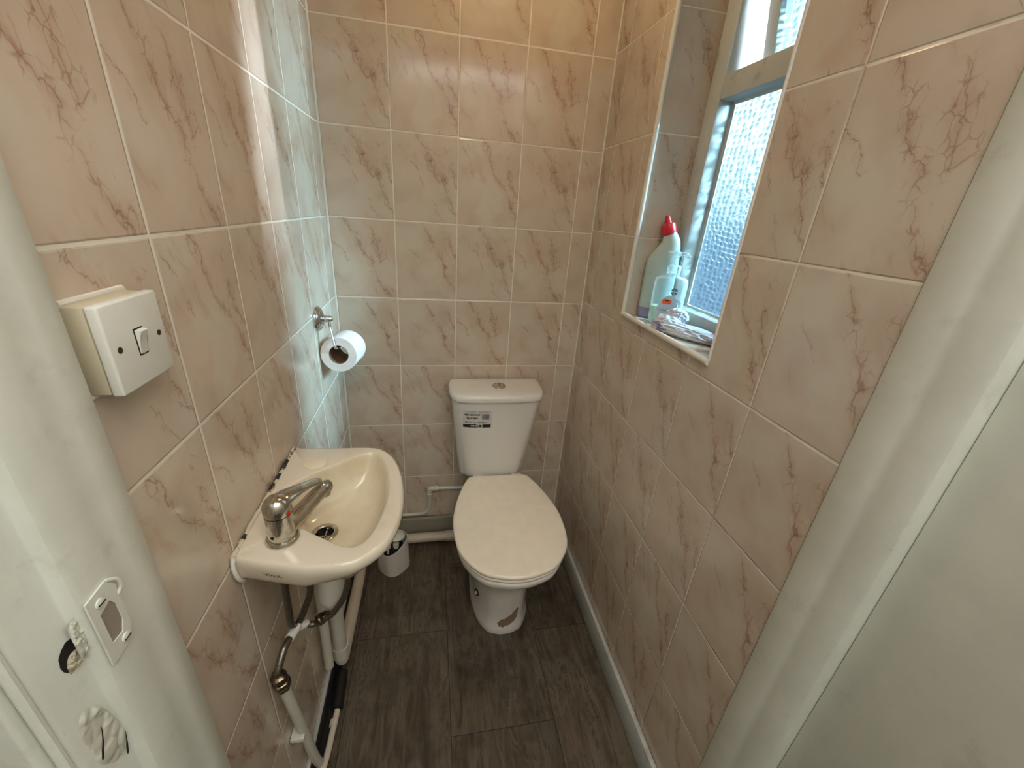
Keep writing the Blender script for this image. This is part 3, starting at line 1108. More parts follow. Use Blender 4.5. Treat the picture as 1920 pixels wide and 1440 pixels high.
def slab(half, cx, z0, z1, r, dome=0.0):
    rg = []
    for f, dz in ((r, 0), (r * 0.3, r * 0.3), (0, r)):
        rg.append(ring_at(inset(half, f), cx, z0 + dz, 6))
    for f, dz in ((0, r), (r * 0.3, r * 0.35), (r, 0.08 * r), (r * 2.2, 0)):
        rg.append(ring_at(inset(half, f), cx, z1 - dz, 6))
    if dome:
        for f, dz in ((0.03, dome * 0.4), (0.07, dome * 0.8), (0.12, dome)):
            rg.append(ring_at(inset(half, f), cx, z1 + dz, 6))
    bm = bm_new()
    loft(bm, rg)
    return bm


o = obj('seat', slab(inset(S_out, 0.003), TP, 0.4075, 0.4205, 0.005), M_['seat'], toilet, angle=60)
o = obj('lid', slab(S_out, TP, 0.4215, 0.4375, 0.006, 0.002), M_['seat'], toilet, angle=60)
o['label'] = 'closed cream toilet lid'
for sx in (-1, 1):
    bm = bm_new()
    tube(bm, [(TP + sx * 0.075 - 0.018, -0.168, 0.422), (TP + sx * 0.075 + 0.018, -0.168, 0.422)], 0.009, 12)
    lathe(bm, [(0.011, 0), (0.011, 0.012), (0.007, 0.016)], (TP + sx * 0.075, -0.162, 0.405), (0, 0, 1), 16)
    obj('hinge', bm, M_['plas'], toilet)

# cistern body


def cist_half(hw, d):
    return [(0, -0.012), (hw * 0.55, -0.012), (hw - 0.014, -0.013), (hw - 0.002, -0.030), (hw, -0.075), (hw - 0.004, -0.125), (hw - 0.020, -d + 0.020), (hw * 0.72, -d + 0.007), (hw * 0.4, -d + 0.001), (0, -d)]


cl = [(0.412, 0.100, 0.140), (0.413, 0.114, 0.152), (0.420, 0.124, 0.160), (0.435, 0.1285, 0.165), (0.50, 0.138, 0.168), (0.58, 0.148, 0.171), (0.66, 0.159, 0.174), (0.72, 0.1655, 0.176), (0.7465, 0.168, 0.177)]
bm = bm_new()
rg = [ring_at(cist_half(h, d), TX - 0.008 * max(0, min(1, (0.74 - z) / 0.3)), z, 6) for z, h, d in cl]
cols = [catmull([Vector(rg[k][j]) for k in range(len(rg))], 4) for j in range(len(rg[0]))]
loft(bm, [[c[i] for c in cols] for i in range(len(cols[0]))])
cis = obj('cistern', bm, M_['cer'], toilet, angle=60)
ct = bvh_of(cis)
bm = bm_new()
rg = []
for z, h, d in [(0.7475, 0.170, 0.179), (0.7485, 0.174, 0.184), (0.752, 0.176, 0.186), (0.762, 0.176, 0.186), (0.769, 0.173, 0.182), (0.773, 0.167, 0.175), (0.7745, 0.155, 0.163), (0.776, 0.12, 0.14), (0.7765, 0.07, 0.11)]:
    hh = cist_half(0.176, 0.186)
    kx, ky = h / 0.176, (d - 0.012) / 0.174
    hh = [(x * kx, -0.012 - (0.174 * (1 - ky)) * 0.45 + (y + 0.012) * ky) for x, y in hh]
    rg.append(ring_at(hh, TX, z, 6))
loft(bm, rg)
obj('cistern_lid', bm, M_['cer'], toilet, angle=60)
bm = bm_new()
lathe(bm, [(0.025, 0), (0.0255, 0.003), (0.022, 0.0055), (0.019, 0.004), (0.018, 0.0045), (0.01, 0.006), (0.0, 0.0062)], (0.561, -0.098, 0.7758), (0, 0, 1), 32)
box(bm, (0.560, -0.115, 0.7812), (0.562, -0.081, 0.7822), mat=1)
obj('flush_button', bm, [M_['chrome'], M_['dark']], toilet)
bm = bm_new()
bx, bn, _i, _d = tp_tree.ray_cast(Vector((0.30, -0.44, 0.111)), Vector((1, 0.12, 0)))
ba = (bn + Vector((-0.2, -0.5, 0.25))).normalized()
lathe(bm, [(0.0125, -0.003), (0.0135, 0.003), (0.0125, 0.005), (0.009, 0.006)], bx, ba, 20)
lathe(bm, [(0.0065, 0.0055), (0.0065, 0.008), (0.003, 0.0085)], bx, ba, 14, mat=1)
obj('floor_screw', bm, [M_['brass'], M_['plas']], toilet)
# brown scuffed patch low on the pedestal
rnd = random.Random(4)
ol = []
base_o = [(-0.024, -0.016), (-0.028, -0.006), (-0.020, 0.003), (-0.008, 0.007), (-0.002, 0.014), (0.008, 0.021), (0.016, 0.030), (0.024, 0.038), (0.027, 0.032), (0.024, 0.020), (0.025, 0.010), (0.022, 0.000), (0.018, -0.008), (0.008, -0.014), (-0.006, -0.018), (-0.015, -0.020)]
for i in range(len(base_o)):
    a, b = base_o[i], base_o[(i + 1) % len(base_o)]
    for k in range(3):
        t_ = k / 3
        ol.append((1.35 * (a[0] + (b[0] - a[0]) * t_) + (rnd.random() - 0.5) * 0.004, 1.35 * (a[1] + (b[1] - a[1]) * t_) + (rnd.random() - 0.5) * 0.004))
sticker('scuffed_patch', 0, 0, (TP + 0.010, -0.60, 0.060), (1, 0, 0), (0, 0, 1), (0, 1, 0), tp_tree, 0.0006, M_['grime'], toilet, outline=ol)
# label with the print
lb = sticker('label_sticker', 0.104, 0.072, (0.4765, -0.3, 0.679), (1, 0, 0.0), (0, 0, 1), (0, 1, 0), ct, 0.0005, M_['paper'], toilet)
lo = Vector((0.4765, -0.3, 0.679))
sh, X_, Z_ = (0, 1, 0), (1, 0, 0), (0, 0, 1)


def on_label(nm, tx, sz, u, v, mat, bold=0.0, sx=1.0, e=0.0011):
    return lettering(nm, tx, sz, lo + Vector((u, 0, v)), X_, Z_, sh, ct, e, mat, lb, bold, sx)


on_label('lettering', 'PJH GROUP', 0.0108, -0.018, 0.019, M_['ink'], 0.0003)
on_label('lettering', 'PJLE1896', 0.0108, -0.018, 0.005, M_['ink'], 0.0003)
on_label('lettering', 'NEON  CC  CISTERN', 0.0082, -0.006, -0.012, M_['ink'], 0.0001)
for (u, w_) in ((-0.0265, 0.047), (0.032, 0.030)):
    sticker('black_bar', w_, 0.013, lo + Vector((u if u < 0 else 0.034, 0, -0.0265)), X_, Z_, sh, ct, 0.0009, M_['ink'], lb, 6, 2)
sticker('black_bar', 0.020, 0.010, lo + Vector((0.006, 0, -0.027)), X_, Z_, sh, ct, 0.0009, M_['ink'], lb, 4, 2)
on_label('lettering', 'WHITE', 0.0095, -0.008, -0.0265, M_['wht'], 0.0003, e=0.0015)
rnd = random.Random(11)
u = 0.016
bm = bm_new()
for i in range(16):
    wd = rnd.choice((0.0006, 0.0009, 0.0014))
    p = stick([(u, 0.0005), (u + wd, 0.0005), (u + wd, 0.022), (u, 0.022)], lo, X_, Z_, sh, ct, 0.0010)
    bm.faces.new([bm.verts.new(q) for q in p])
    u += wd + rnd.choice((0.0006, 0.0010))
obj('barcode', bm, M_['ink'], lb, smooth=False)
p_ = [(-0.046, 0.031), (0.048, 0.033)]
bm = bm_new()
for i in range(18):
    u = -0.040 + i * 0.0047
    if i in (2, 7, 8):
        continue
    p = stick([(u, 0.0305), (u + 0.003, 0.0305), (u + 0.003, 0.0322), (u, 0.0322)], lo, X_, Z_, sh, ct, 0.0010)
    bm.faces.new([bm.verts.new(q) for q in p])
obj('small_print', bm, M_['inkg'], lb, smooth=False)

# ------------------------------------------------------------------ basin
ZB = 0.836
outer = [(0.0015, -0.572), (0.10, -0.577), (0.170, -0.580), (0.205, -0.594), (0.233, -0.632), (0.253, -0.695), (0.261, -0.762), (0.258, -0.832), (0.239, -0.892), (0.207, -0.923), (0.175, -0.934), (0.112, -0.931), (0.05, -0.914), (0.0015, -0.898)]
cav = [(0.033, -0.735), (0.040, -0.708), (0.081, -0.668), (0.130, -0.632), (0.171, -0.604), (0.190, -0.606), (0.212, -0.645), (0.227, -0.705), (0.230, -0.785), (0.214, -0.862), (0.192, -0.892), (0.168, -0.890), (0.135, -0.870), (0.100, -0.846), (0.075, -0.822), (0.045, -0.775)]
basin = thing('wash_basin', 'small off-white wall-mounted hand basin with a chrome mixer tap on the left wall', 'basin', (0.0, -0.74, 0.72))
BC = Vector((0.128, -0.770))
DR = Vector((0.103, -0.764))


def ray_poly(poly, ang):
    d = Vector((math.cos(ang), math.sin(ang)))
    best = 0
    n = len(poly)
    for i in range(n):
        a, b = Vector(poly[i]) - BC, Vector(poly[(i + 1) % n]) - BC
        e_ = b - a
        den = d.x * e_.y - d.y * e_.x
        if abs(den) < 1e-9:
            continue
        t_ = (a.x * e_.y - a.y * e_.x) / den
        s_ = (a.x * d.y - a.y * d.x) / den
        if t_ > 0 and -1e-6 <= s_ <= 1 + 1e-6:
            best = max(best, t_)
    return BC + d * best


NB = 160
co = [tuple(p.xy) for p in catmull([(x, y, 0) for x, y in outer[1:13]], 5)]
outer_s = [outer[0]] + co + [outer[13]]
cav_s = [tuple(p.xy) for p in catmull([(x, y, 0) for x, y in cav], 4, True)]
angs = [2 * PI * i / NB for i in range(NB)]
for c_ in (outer[0], outer[13]):
    a_ = math.atan2(c_[1] - BC.y, c_[0] - BC.x) % (2 * PI)
    k = min(range(NB), key=lambda i: abs(angs[i] - a_))
    angs[k] = a_
OP = [ray_poly(outer_s, a) for a in angs]
CP = [ray_poly(cav_s, a) for a in angs]


def o_in(p, d):
    v = p - BC
    q = BC + v * (1 - d / v.length)
    if p.x < 0.004:
        q = Vector((p.x, p.y + (0 if abs(d) < 0.012 else (q.y - p.y))))
    return q


rings = []
for d, z in ((0.115, 0.700), (0.085, 0.715), (0.070, 0.745), (0.054, 0.768), (0.014, 0.778), (0.008, 0.787), (0.004, 0.800), (0.0, 0.818), (0.0, 0.827), (0.0015, 0.832), (0.004, 0.8352), (0.008, 0.8365)):
    rings.append([(*o_in(p, d * (1 + (2.6 * min(1, max(0, (p.x - 0.11) / 0.12)) if 0.77 < z < 0.825 else 0))), z) for p in OP])
nout = len(rings)
rings.append([(*(b + (a - b) * 0.35), 0.8352) for a, b in zip(OP, CP)])
rings.append([(*(b + (a - b).normalized() * 0.004), 0.8350) for a, b in zip(OP, CP)])
rings.append([(*b, 0.8335) for b in CP])
for k, z in ((0.03, 0.828), (0.07, 0.815), (0.14, 0.796), (0.24, 0.780), (0.38, 0.768), (0.55, 0.759), (0.75, 0.753), (0.9, 0.750), (1.0, 0.748)):
    rr_ = []
    for b, a in zip(CP, angs):
        dd = DR + Vector((math.cos(a), math.sin(a))) * 0.0215
        rr_.append((*(b + (dd - b) * k), z))
    rings.append(rr_)
for r_, z in ((0.0205, 0.742), (0.019, 0.70)):
    rings.append([(DR.x + math.cos(a) * r_, DR.y + math.sin(a) * r_, z) for a in angs])
bm = bm_new()
R_ = loft(bm, rings)
bm.verts.index_update()
fl = list(bm.faces)
for i, f in enumerate(fl):
    ri = i // NB
    if nout + 2 <= ri:
        f.material_index = 1
bowl = obj('bowl', bm, [M_['cer_b'], M_['cer_in']], basin, angle=60)
bt = bvh_of(bowl)
bm = bm_new()
lathe(bm, [(0.0175, -0.03), (0.0175, -0.002), (0.0165, 0.0), (0.018, 0.002), (0.024, 0.0022), (0.026, 0.001), (0.026, -0.001)], (DR.x, DR.y, 0.7505), (0, 0, 1), 32, cap1=False, cap0=False)
lathe(bm, [(0.017, 0), (0.0, 0.0005)], (DR.x, DR.y, 0.734), (0, 0, 1), 24, mat=1)
box(bm, (DR.x - 0.016, DR.y - 0.0015, 0.738), (DR.x + 0.016, DR.y + 0.0015, 0.741), mat=0)
box(bm, (DR.x - 0.0015, DR.y - 0.016, 0.738), (DR.x + 0.0015, DR.y + 0.016, 0.741), mat=0)
obj('plug_hole', bm, [M_['chrome'], M_['dark']], basin)
bm = bm_new()
lathe(bm, [(0.0235, 0), (0.0235, 0.002), (0.021, 0.0035), (0.0, 0.0042)], (0.066, -0.641, 0.8352), (0, 0, 1), 40)
o = obj('tap_hole_cover', bm, plain('cream_cap', (232, 222, 196), 0.35), basin)
fd = Vector((0.062, -0.017, 0)).normalized()
lettering('lettering', 'VitrA', 0.0112, Vector((0.056, -0.95, 0.809)), fd, (0, 0, 1), Vector((fd.y, -fd.x, 0)) * -1, bt, 0.0006, M_['inkb'], basin, 0.0001, 1.25)
bm = bm_new()
rnd = random.Random(2)
tube(bm, [(0.0045, -0.572 - i * 0.0163, 0.8355 + (rnd.random() - 0.5) * 0.0015) for i in range(21)], 0.0042, 8, 3, rf=lambda t: 1 + 0.25 * math.sin(t * 43) * math.sin(t * 17))
obj('sealant', bm, M_['mould'], basin)
bm = bm_new()
tube(bm, [(0.005, -0.900, 0.836), (0.005, -0.905, 0.82), (0.007, -0.903, 0.795), (0.006, -0.89, 0.775)], 0.0035, 8, 4)
obj('sealant', bm, M_['grout'], basin)

# ------------------------------------------------------------------ tap
TB = Vector((0.068, -0.864, 0.8362))
tap = thing('mixer_tap', 'worn chrome single-lever mixer tap standing on the hand basin', 'tap', TB)
sd = Vector((0.052, 0.086, 0)).normalized()      # spout direction
bm = bm_new()
lathe(bm, [(0.0255, 0), (0.0265, 0.003), (0.0250, 0.007), (0.0225, 0.0085)], TB, (0, 0, 1), 40)
obj('base_ring', bm, M_['chrome'], tap)
bm = bm_new()
lathe(bm, [(0.0215, 0.0087), (0.0213, 0.02), (0.0211, 0.040), (0.0211, 0.0555)], TB, (0, 0, 1), 40)
obj('tap_body', bm, M_['chrome'], tap)
bm = bm_new()
s0 = TB + Vector((0, 0, 0.022)) + sd * 0.012
pts = [s0 + sd * a + Vector((0, 0, b)) for a, b in ((0, -0.004), (0.02, -0.001), (0.045, 0.006), (0.07, 0.013), (0.086, 0.017), (0.094, 0.014))]
rf = lambda t: 1.25 - 0.4 * t if t < 0.85 else 0.91
tube(bm, pts, 0.0136, 20, 6, rf=rf)
e_ = pts[-2]
lathe(bm, [(0.0112, 0.004), (0.0115, -0.008), (0.0105, -0.016), (0.009, -0.0165)], e_ + Vector((0, 0, 0)), (0, 0, 1), 24)
obj('spout', bm, M_['chrome'], tap)
# lever: domed cap drawn out into a tapering blade
bm = bm_new()
prof = [(0.0213, 0.057), (0.0218, 0.063), (0.0214, 0.072), (0.0185, 0.080), (0.0125, 0.086), (0.005, 0.0885), (0.0, 0.089)]
lathe(bm, prof, TB, (0, 0, 1), 40)
side = Vector((-sd.y, sd.x, 0))
bl = []
for a, b, w_, th in ((-0.008, 0.069, 0.0195, 0.012), (0.006, 0.0735, 0.0195, 0.012), (0.022, 0.0755, 0.0170, 0.0095), (0.040, 0.0735, 0.0140, 0.0065), (0.060, 0.0695, 0.0120, 0.0042), (0.078, 0.0650, 0.0110, 0.0032), (0.087, 0.0630, 0.0090, 0.0028), (0.0915, 0.0625, 0.004, 0.0018)):
    c_ = TB + sd * a + Vector((0, 0, b))
    bl.append([c_ + side * (w_ * math.cos(t)) + Vector((0, 0, 1)) * (th * math.sin(t)) for t in [2 * PI * k / 20 for k in range(20)]])
loft(bm, bl)
lev = obj('lever', bm, M_['chrome'], tap, angle=50)
bm = bm_new()
lathe(bm, [(0.0035, 0), (0.0035, 0.002), (0.0, 0.0025)], TB + Vector((0.0185, -0.0085, 0.0615)), (0.9, -0.42, 0), 14)
o = obj('temperature_mark', bm, M_['red'], tap)
bm = bm_new()
lathe(bm, [(0.003, 0), (0.003, 0.0012)], TB + Vector((-0.0074, -0.0198, 0.020)), (-0.35, -0.93, 0), 12)
obj('screw_hole', bm, M_['dark'], tap)

# ------------------------------------------------------------------ pipework under the basin
t = thing('basin_waste', 'white plastic bottle trap and waste pipe hanging under the hand basin', 'pipe', (0.10, -0.77, 0.56))
bm = bm_new()
lathe(bm, [(0.012, 0.0), (0.022, 0.003), (0.027, 0.012), (0.0285, 0.03), (0.0285, 0.10), (0.024, 0.105), (0.018, 0.11), (0.018, 0.135)], (0.103, -0.772, 0.562), (0, 0, 1), 28)
obj('bottle_trap', bm, M_['plas'], t)
bm = bm_new()
tube(bm, [(0.103, -0.755, 0.645), (0.09, -0.70, 0.645), (0.055, -0.62, 0.64), (0.038, -0.575, 0.61), (0.036, -0.562, 0.56), (0.036, -0.562, 0.35), (0.036, -0.562, 0.09), (0.036, -0.552, 0.055), (0.034, -0.51, 0.042)], 0.0205, 20, 6)
lathe(bm, [(0.0235, 0), (0.0235, 0.045)], (0.036, -0.562, 0.075), (0, 0, 1), 24)
obj('waste_pipe', bm, M_['pipe'], t)
t = thing('floor_waste_pipe', 'yellowed white waste pipe running along the floor to the toilet', 'pipe', (0.03, -0.3, 0))
bm = bm_new()
tube(bm, [(0.034, -0.505, 0.040), (0.036, -0.30, 0.034), (0.036, -0.11, 0.030), (0.050, -0.062, 0.030), (0.095, -0.052, 0.030), (0.25, -0.050, 0.030), (0.372, -0.050, 0.030)], 0.0205, 18, 6)
obj('pipe_run', bm, M_['pipe_p'], t)
bm = bm_new()
tube(bm, [(0.372, -0.05, 0.030), (0.418, -0.05, 0.030)], 0.0245, 20, smooth=False)
tube(bm, [(0.41, -0.05, 0.030), (0.45, -0.05, 0.034)], 0.0215, 20, smooth=False)
obj('coupling', bm, M_['pipe_p'], t)
t = thing('water_pipe', 'thin white water pipe stepping up the back wall to the cistern', 'pipe', (0.3, -0.02, 0.13))
bm = bm_new()
tube(bm, [(0.02, -0.0105, 0.126), (0.15, -0.0105, 0.128), (0.245, -0.0105, 0.128), (0.278, -0.0105, 0.133), (0.298, -0.0105, 0.152), (0.303, -0.0105, 0.19), (0.303, -0.0105, 0.255)], 0.0078, 14, 6)
tube(bm, [(0.305, -0.0105, 0.262), (0.462, -0.0105, 0.258)], 0.0078, 14)
obj('pipe_run', bm, M_['pipe'], t)
bm = bm_new()
tube(bm, [(0.303, -0.0125, 0.236), (0.303, -0.0125, 0.255), (0.307, -0.0125, 0.262), (0.335, -0.0125, 0.262)], 0.0105, 14, 4)
lathe(bm, [(0.0125, 0), (0.0125, 0.008)], (0.303, -0.0135, 0.232), (0, 0, 1), 16)
lathe(bm, [(0.0125, 0), (0.0125, 0.008)], (0.330, -0.0135, 0.262), (1, 0, 0), 16)
obj('elbow', bm, M_['pipe'], t)

t = thing('riser_pipe', 'thin white pipe beside the waste pipe below the basin', 'pipe', (0.018, -0.62, 0.12))
bm = bm_new()
tube(bm, [(0.020, -0.612, 0.57), (0.020, -0.612, 0.40), (0.0185, -0.622, 0.12)], 0.0125, 14, 5)
obj('pipe_run', bm, M_['pipe'], t)
t = thing('floor_duct', 'short black rubber sleeve lying on the floor at the left wall', 'pipe', (0.035, -0.60, 0))
bm = bm_new()
tube(bm, [(0.036, -0.578, 0.0175), (0.041, -0.68, 0.0175)], 0.017, 18, smooth=False)
obj('sleeve', bm, M_['black'], t)
t = thing('floor_conduit', 'thin white pipe curving up from the floor beside the left wall', 'pipe', (0.03, -0.75, 0))
bm = bm_new()
tube(bm, [(0.042, -0.682, 0.012), (0.040, -0.72, 0.011), (0.036, -0.79, 0.010), (0.030, -0.84, 0.012), (0.024, -0.88, 0.010), (0.020, -1.0, 0.010)], 0.0085, 12, 6)
tube(bm, [(0.034, -0.706, 0.012), (0.034, -0.722, 0.012)], 0.007, 8)
obj('pipe_run', bm, M_['pipe_p'], t)

t = thing('supply_pipe', 'white water supply pipe with brass valve clipped low on the left wall', 'pipe', (0.02, -0.86, 0.03))
bm = bm_new()
tube(bm, [(0.024, -0.884, 0.478), (0.023, -0.855, 0.30), (0.022, -0.820, 0.08), (0.024, -0.80, 0.0005)], 0.0108, 14, 6)
obj('pipe_run', bm, M_['pipe'], t)
bm = bm_new()
dd = Vector((0.0, -0.16, 1)).normalized()
vo = Vector((0.024, -0.8845, 0.474))
lathe(bm, [(0.014, 0), (0.0155, 0.004), (0.0155, 0.012), (0.013, 0.014), (0.016, 0.016), (0.016, 0.028), (0.012, 0.030), (0.012, 0.036), (0.0145, 0.038), (0.0145, 0.050), (0.009, 0.053)], vo, dd, 6)
lathe(bm, [(0.012, 0.012), (0.0125, 0.040)], vo, dd, 20)
obj('valve', bm, M_['brass'], t)
bm = bm_new()
tube(bm, [(0.023, -0.838, 0.250), (0.023, -0.864, 0.250)], 0.007, 10)
box(bm, (0.0005, -0.868, 0.243), (0.030, -0.834, 0.256), 0.003, 2)
obj('pipe_clip', bm, M_['pipe'], t)

# braided hoses
t = thing('flexible_hose', 'braided steel hoses below the basin meeting at a white taped joint', 'hose', (0.04, -0.82, 0.5))
T_ = Vector((0.042, -0.824, 0.560))
bm = bm_new()
tube(bm, [vo + dd * 0.052, vo + dd * 0.066 + Vector((0.002, 0, 0)), (0.032, -0.868, 0.562), (0.038, -0.84, 0.563), T_, (0.060, -0.815, 0.600), (0.076, -0.812, 0.645), (0.080, -0.818, 0.695)], 0.0068, 12, 6)
obj('hose', bm, M_['braid'], t)
bm = bm_new()
tube(bm, [(0.036, -0.848, 0.5625), (0.041, -0.828, 0.5615), (0.047, -0.819, 0.572)], 0.0088, 12, 4)
tube(bm, [(0.046, -0.818, 0.556), (0.056, -0.806, 0.548)], 0.0082, 12)
obj('tape', bm, M_['plas'], t)
bm = bm_new()
tube(bm, [(0.058, -0.868, 0.742), (0.052, -0.862, 0.66), (0.044, -0.845, 0.60), (0.041, -0.826, 0.573)], 0.0065, 12, 6)
obj('hose', bm, M_['braid'], t)
bm = bm_new()
tube(bm, [(0.054, -0.809, 0.549), (0.070, -0.806, 0.543), (0.086, -0.806, 0.552), (0.110, -0.812, 0.575), (0.135, -0.810, 0.615), (0.148, -0.812, 0.66), (0.150, -0.812, 0.697)], 0.0065, 12, 6)
obj('hose', bm, M_['braid'], t)
bm = bm_new()
dn = (Vector((0.110, -0.805, 0.575)) - Vector((0.076, -0.801, 0.545))).normalized()
lathe(bm, [(0.0085, 0), (0.0125, 0.002), (0.0125, 0.012), (0.010, 0.014), (0.0105, 0.024), (0.0075, 0.028)], (0.078, -0.8015, 0.5465), dn, 8)
obj('nut', bm, M_['brass'], t)

# ------------------------------------------------------------------ brush holder and brush
BX, BY = 0.158, -0.160
t = thing('brush_holder', 'white plastic toilet brush holder with a slanted rim on the floor behind the basin', 'brush holder', (BX, BY, 0))
bm = bm_new()


def cup(r, zf, wob=0.0, n=40):
    return [(BX + r * math.cos(a) * (1 + 0.05 * math.cos(4 * a)), BY + r * math.sin(a) * (1 + 0.05 * math.cos(4 * a)), zf(a)) for a in [2 * PI * k / n + 0.35 for k in range(n)]]


rimz = lambda a: 0.122 + 0.026 * math.cos(a - 0.35)
rg = [cup(0.052, lambda a: 0.0005), cup(0.060, lambda a: 0.0025), cup(0.061, lambda a: 0.012), cup(0.0585, lambda a: 0.07), cup(0.056, rimz), cup(0.0535, rimz), cup(0.055, lambda a: 0.07), cup(0.056, lambda a: 0.02)]
loft(bm, rg)
obj('cup', bm, M_['plas'], t)
t = thing('toilet_brush', 'dark-bristled toilet brush with white handle standing in its holder', 'brush', (BX, BY, 0.02))
bm = bm_new()
lathe(bm, [(0.02, 0), (0.034, 0.01), (0.038, 0.04), (0.038, 0.085), (0.030, 0.10), (0.01, 0.104)], (BX + 0.002, BY, 0.022), (0, 0, 1), 24)
obj('bristles', bm, M_['bris'], t)
bm = bm_new()
lathe(bm, [(0.011, 0.0), (0.012, 0.02), (0.007, 0.024), (0.007, 0.05), (0.030, 0.052), (0.033, 0.057), (0.024, 0.066), (0.008, 0.071), (0.007, 0.20), (0.009, 0.23), (0.004, 0.236)], (BX + 0.014, BY - 0.022, 0.118), (0.05, 0.05, 1), 24)
obj('handle', bm, M_['plas'], t)
bm = bm_new()
lathe(bm, [(0.005, -0.03), (0.005, 0.0), (0.011, 0.003), (0.012, 0.012), (0.008, 0.017), (0.003, 0.018)], (BX - 0.016, BY - 0.034, 0.128), (0, -0.1, 1), 18)
obj('knob', bm, M_['plas'], t)

# ------------------------------------------------------------------ toilet roll and its holder
HC = Vector((0.0, -0.258, 1.060))
t = thing('toilet_roll_holder', 'chrome toilet roll holder with round backplate on the left wall', 'toilet roll holder', HC)
bm = bm_new()
lathe(bm, [(0.034, 0.0006), (0.035, 0.004), (0.0335, 0.009), (0.028, 0.0145), (0.019, 0.018), (0.012, 0.019)], HC, (1, 0, 0), 40)
obj('backplate', bm, M_['chrome_b'], t)
bm = bm_new()
lathe(bm, [(0.012, 0.0185), (0.0085, 0.020), (0.0095, 0.024), (0.0095, 0.028), (0.0085, 0.0285), (0.0085, 0.040), (0.0065, 0.044)], HC, (1, 0, 0), 24)
obj('post', bm, M_['chrome_b'], t)
ra, rb = Vector((0.0535, -0.272, 0.9575)), Vector((0.0635, -0.172, 0.9505))
axr = (rb - ra).normalized()
bm = bm_new()
tube(bm, [(0.034, -0.258, 1.052), (0.0365, -0.262, 1.035), (0.0475, -0.279, 0.990), (0.050, -0.280, 0.9805), (0.052, -0.272, 0.9785), (0.057, -0.22, 0.975), (0.062, -0.165, 0.9715)], 0.0036, 10, 6)
obj('arm', bm, M_['chrome_b'], t)
t = thing('toilet_roll', 'white toilet paper roll hanging from the chrome holder', 'toilet roll', ra)
bm = bm_new()
L = (rb - ra).length
lathe(bm, [(0.0275, 0), (0.0505, 0), (0.0515, 0.002), (0.0515, L - 0.002), (0.0505, L), (0.0275, L)], ra, axr, 64, cap0=False, cap1=False)
obj('paper', bm, M_['tissue'], t)
bm = bm_new()
lathe(bm, [(0.0275, 0.0005), (0.0275, L - 0.0005), (0.0262, L - 0.0005), (0.0262, 0.0005), (0.0275, 0.0005)], ra, axr, 48, cap0=False, cap1=False)
obj('core', bm, M_['card'], t)

# ------------------------------------------------------------------ light switch
t = thing('light_switch', 'white rocker light switch on a surface box on the left wall', 'switch', (0, -0.995, 1.228))
y0, y1, z0, z1 = -1.038, -0.9535, 1.186, 1.273
bm = bm_new()
box(bm, (0.0005, y0 + 0.0015, z0 + 0.001), (0.0195, y1 - 0.0015, z1 - 0.001), 0.002, 2)
o = obj('back_box', bm, M_['yel'], t)
bm = bm_new()
tube(bm, [(0.001, y0 + 0.002, z1 + 0.001), (0.0015, y1 - 0.001, z1 + 0.001), (0.001, y1 + 0.0005, z1 - 0.003)], 0.0032, 8, smooth=False)
obj('sealant', bm, M_['grout'], t)
bm = bm_new()
tube(bm, [(0.001, y0 + 0.002, z0 - 0.001), (0.001, y1 - 0.04, z0 - 0.001)], 0.0030, 8, smooth=False)
obj('sealant', bm, M_['grout'], t)
bm = bm_new()
box(bm, (0.0205, y0, z0), (0.031, y1, z1), 0.0022, 3)
obj('face_plate', bm, M_['switch'], t)
bm = bm_new()
ym, zm = (y0 + y1) / 2, (z0 + z1) / 2
vs_ = [(0.0312, ym - 0.0058, zm - 0.0125), (0.0312, ym - 0.0058, zm + 0.0125), (0.0375, ym - 0.0058, zm + 0.0115), (0.0335, ym - 0.0058, zm), (0.0322, ym - 0.0058, zm - 0.0125)]
A_ = [bm.verts.new(v) for v in vs_]
B_ = [bm.verts.new((v[0], ym + 0.0058, v[2])) for v in vs_]
for i in range(5):
    j = (i + 1) % 5
    bm.faces.new((A_[i], A_[j], B_[j], B_[i]))
bm.faces.new(A_)
bm.faces.new(B_[::-1])
bmesh.ops.bevel(bm, geom=list(bm.edges), offset=0.0005, segments=2, affect='EDGES')
rk = obj('rocker', bm, M_['switch'], t)
bm = bm_new()
box(bm, (0.0302, ym - 0.0068, zm - 0.0138), (0.0313, ym + 0.0068, zm + 0.0138))
obj('rocker_slot', bm, M_['dark'], rk)
for y_ in (ym - 0.0302, ym + 0.0302):
    bm = bm_new()
    lathe(bm, [(0.0032, 0), (0.0032, 0.0008), (0.002, 0.0012)], (0.0306, y_, zm), (1, 0, 0), 16)
    obj('screw', bm, M_['brass'], t)

# ------------------------------------------------------------------ things on the window sill
ZS = WZ0 + 0.0005
# toilet cleaner bottle
VD = Vector((0.86, -0.51, 0)).normalized()      # broad side of the bottles
ND = Vector((-0.51, -0.86, 0)).normalized()     # towards the room
bc = Vector((0.951, -0.376, ZS))
t = thing('bleach_bottle', 'tall milky toilet cleaner bottle with bent neck and red cap on the window sill', 'bottle', bc)
secs = [  # height, offset along VD, half width, half depth
    (0.0, 0.0, 0.039, 0.024), (0.004, 0.0, 0.0415, 0.026), (0.03, 0.0, 0.0425, 0.027), (0.08, 0.0, 0.0425, 0.027), (0.130, 0.0, 0.0425, 0.027), (0.160, 0.0, 0.0415, 0.027),
    (0.180, 0.003, 0.037, 0.026), (0.198, 0.007, 0.030, 0.024), (0.212, 0.009, 0.024, 0.021), (0.224, 0.006, 0.019, 0.018), (0.231, 0.003, 0.0175, 0.0175)]
tl = [0, 0, 0, 0, 0, 0.05, 0.12, 0.2, 0.26, 0.3, 0.3]


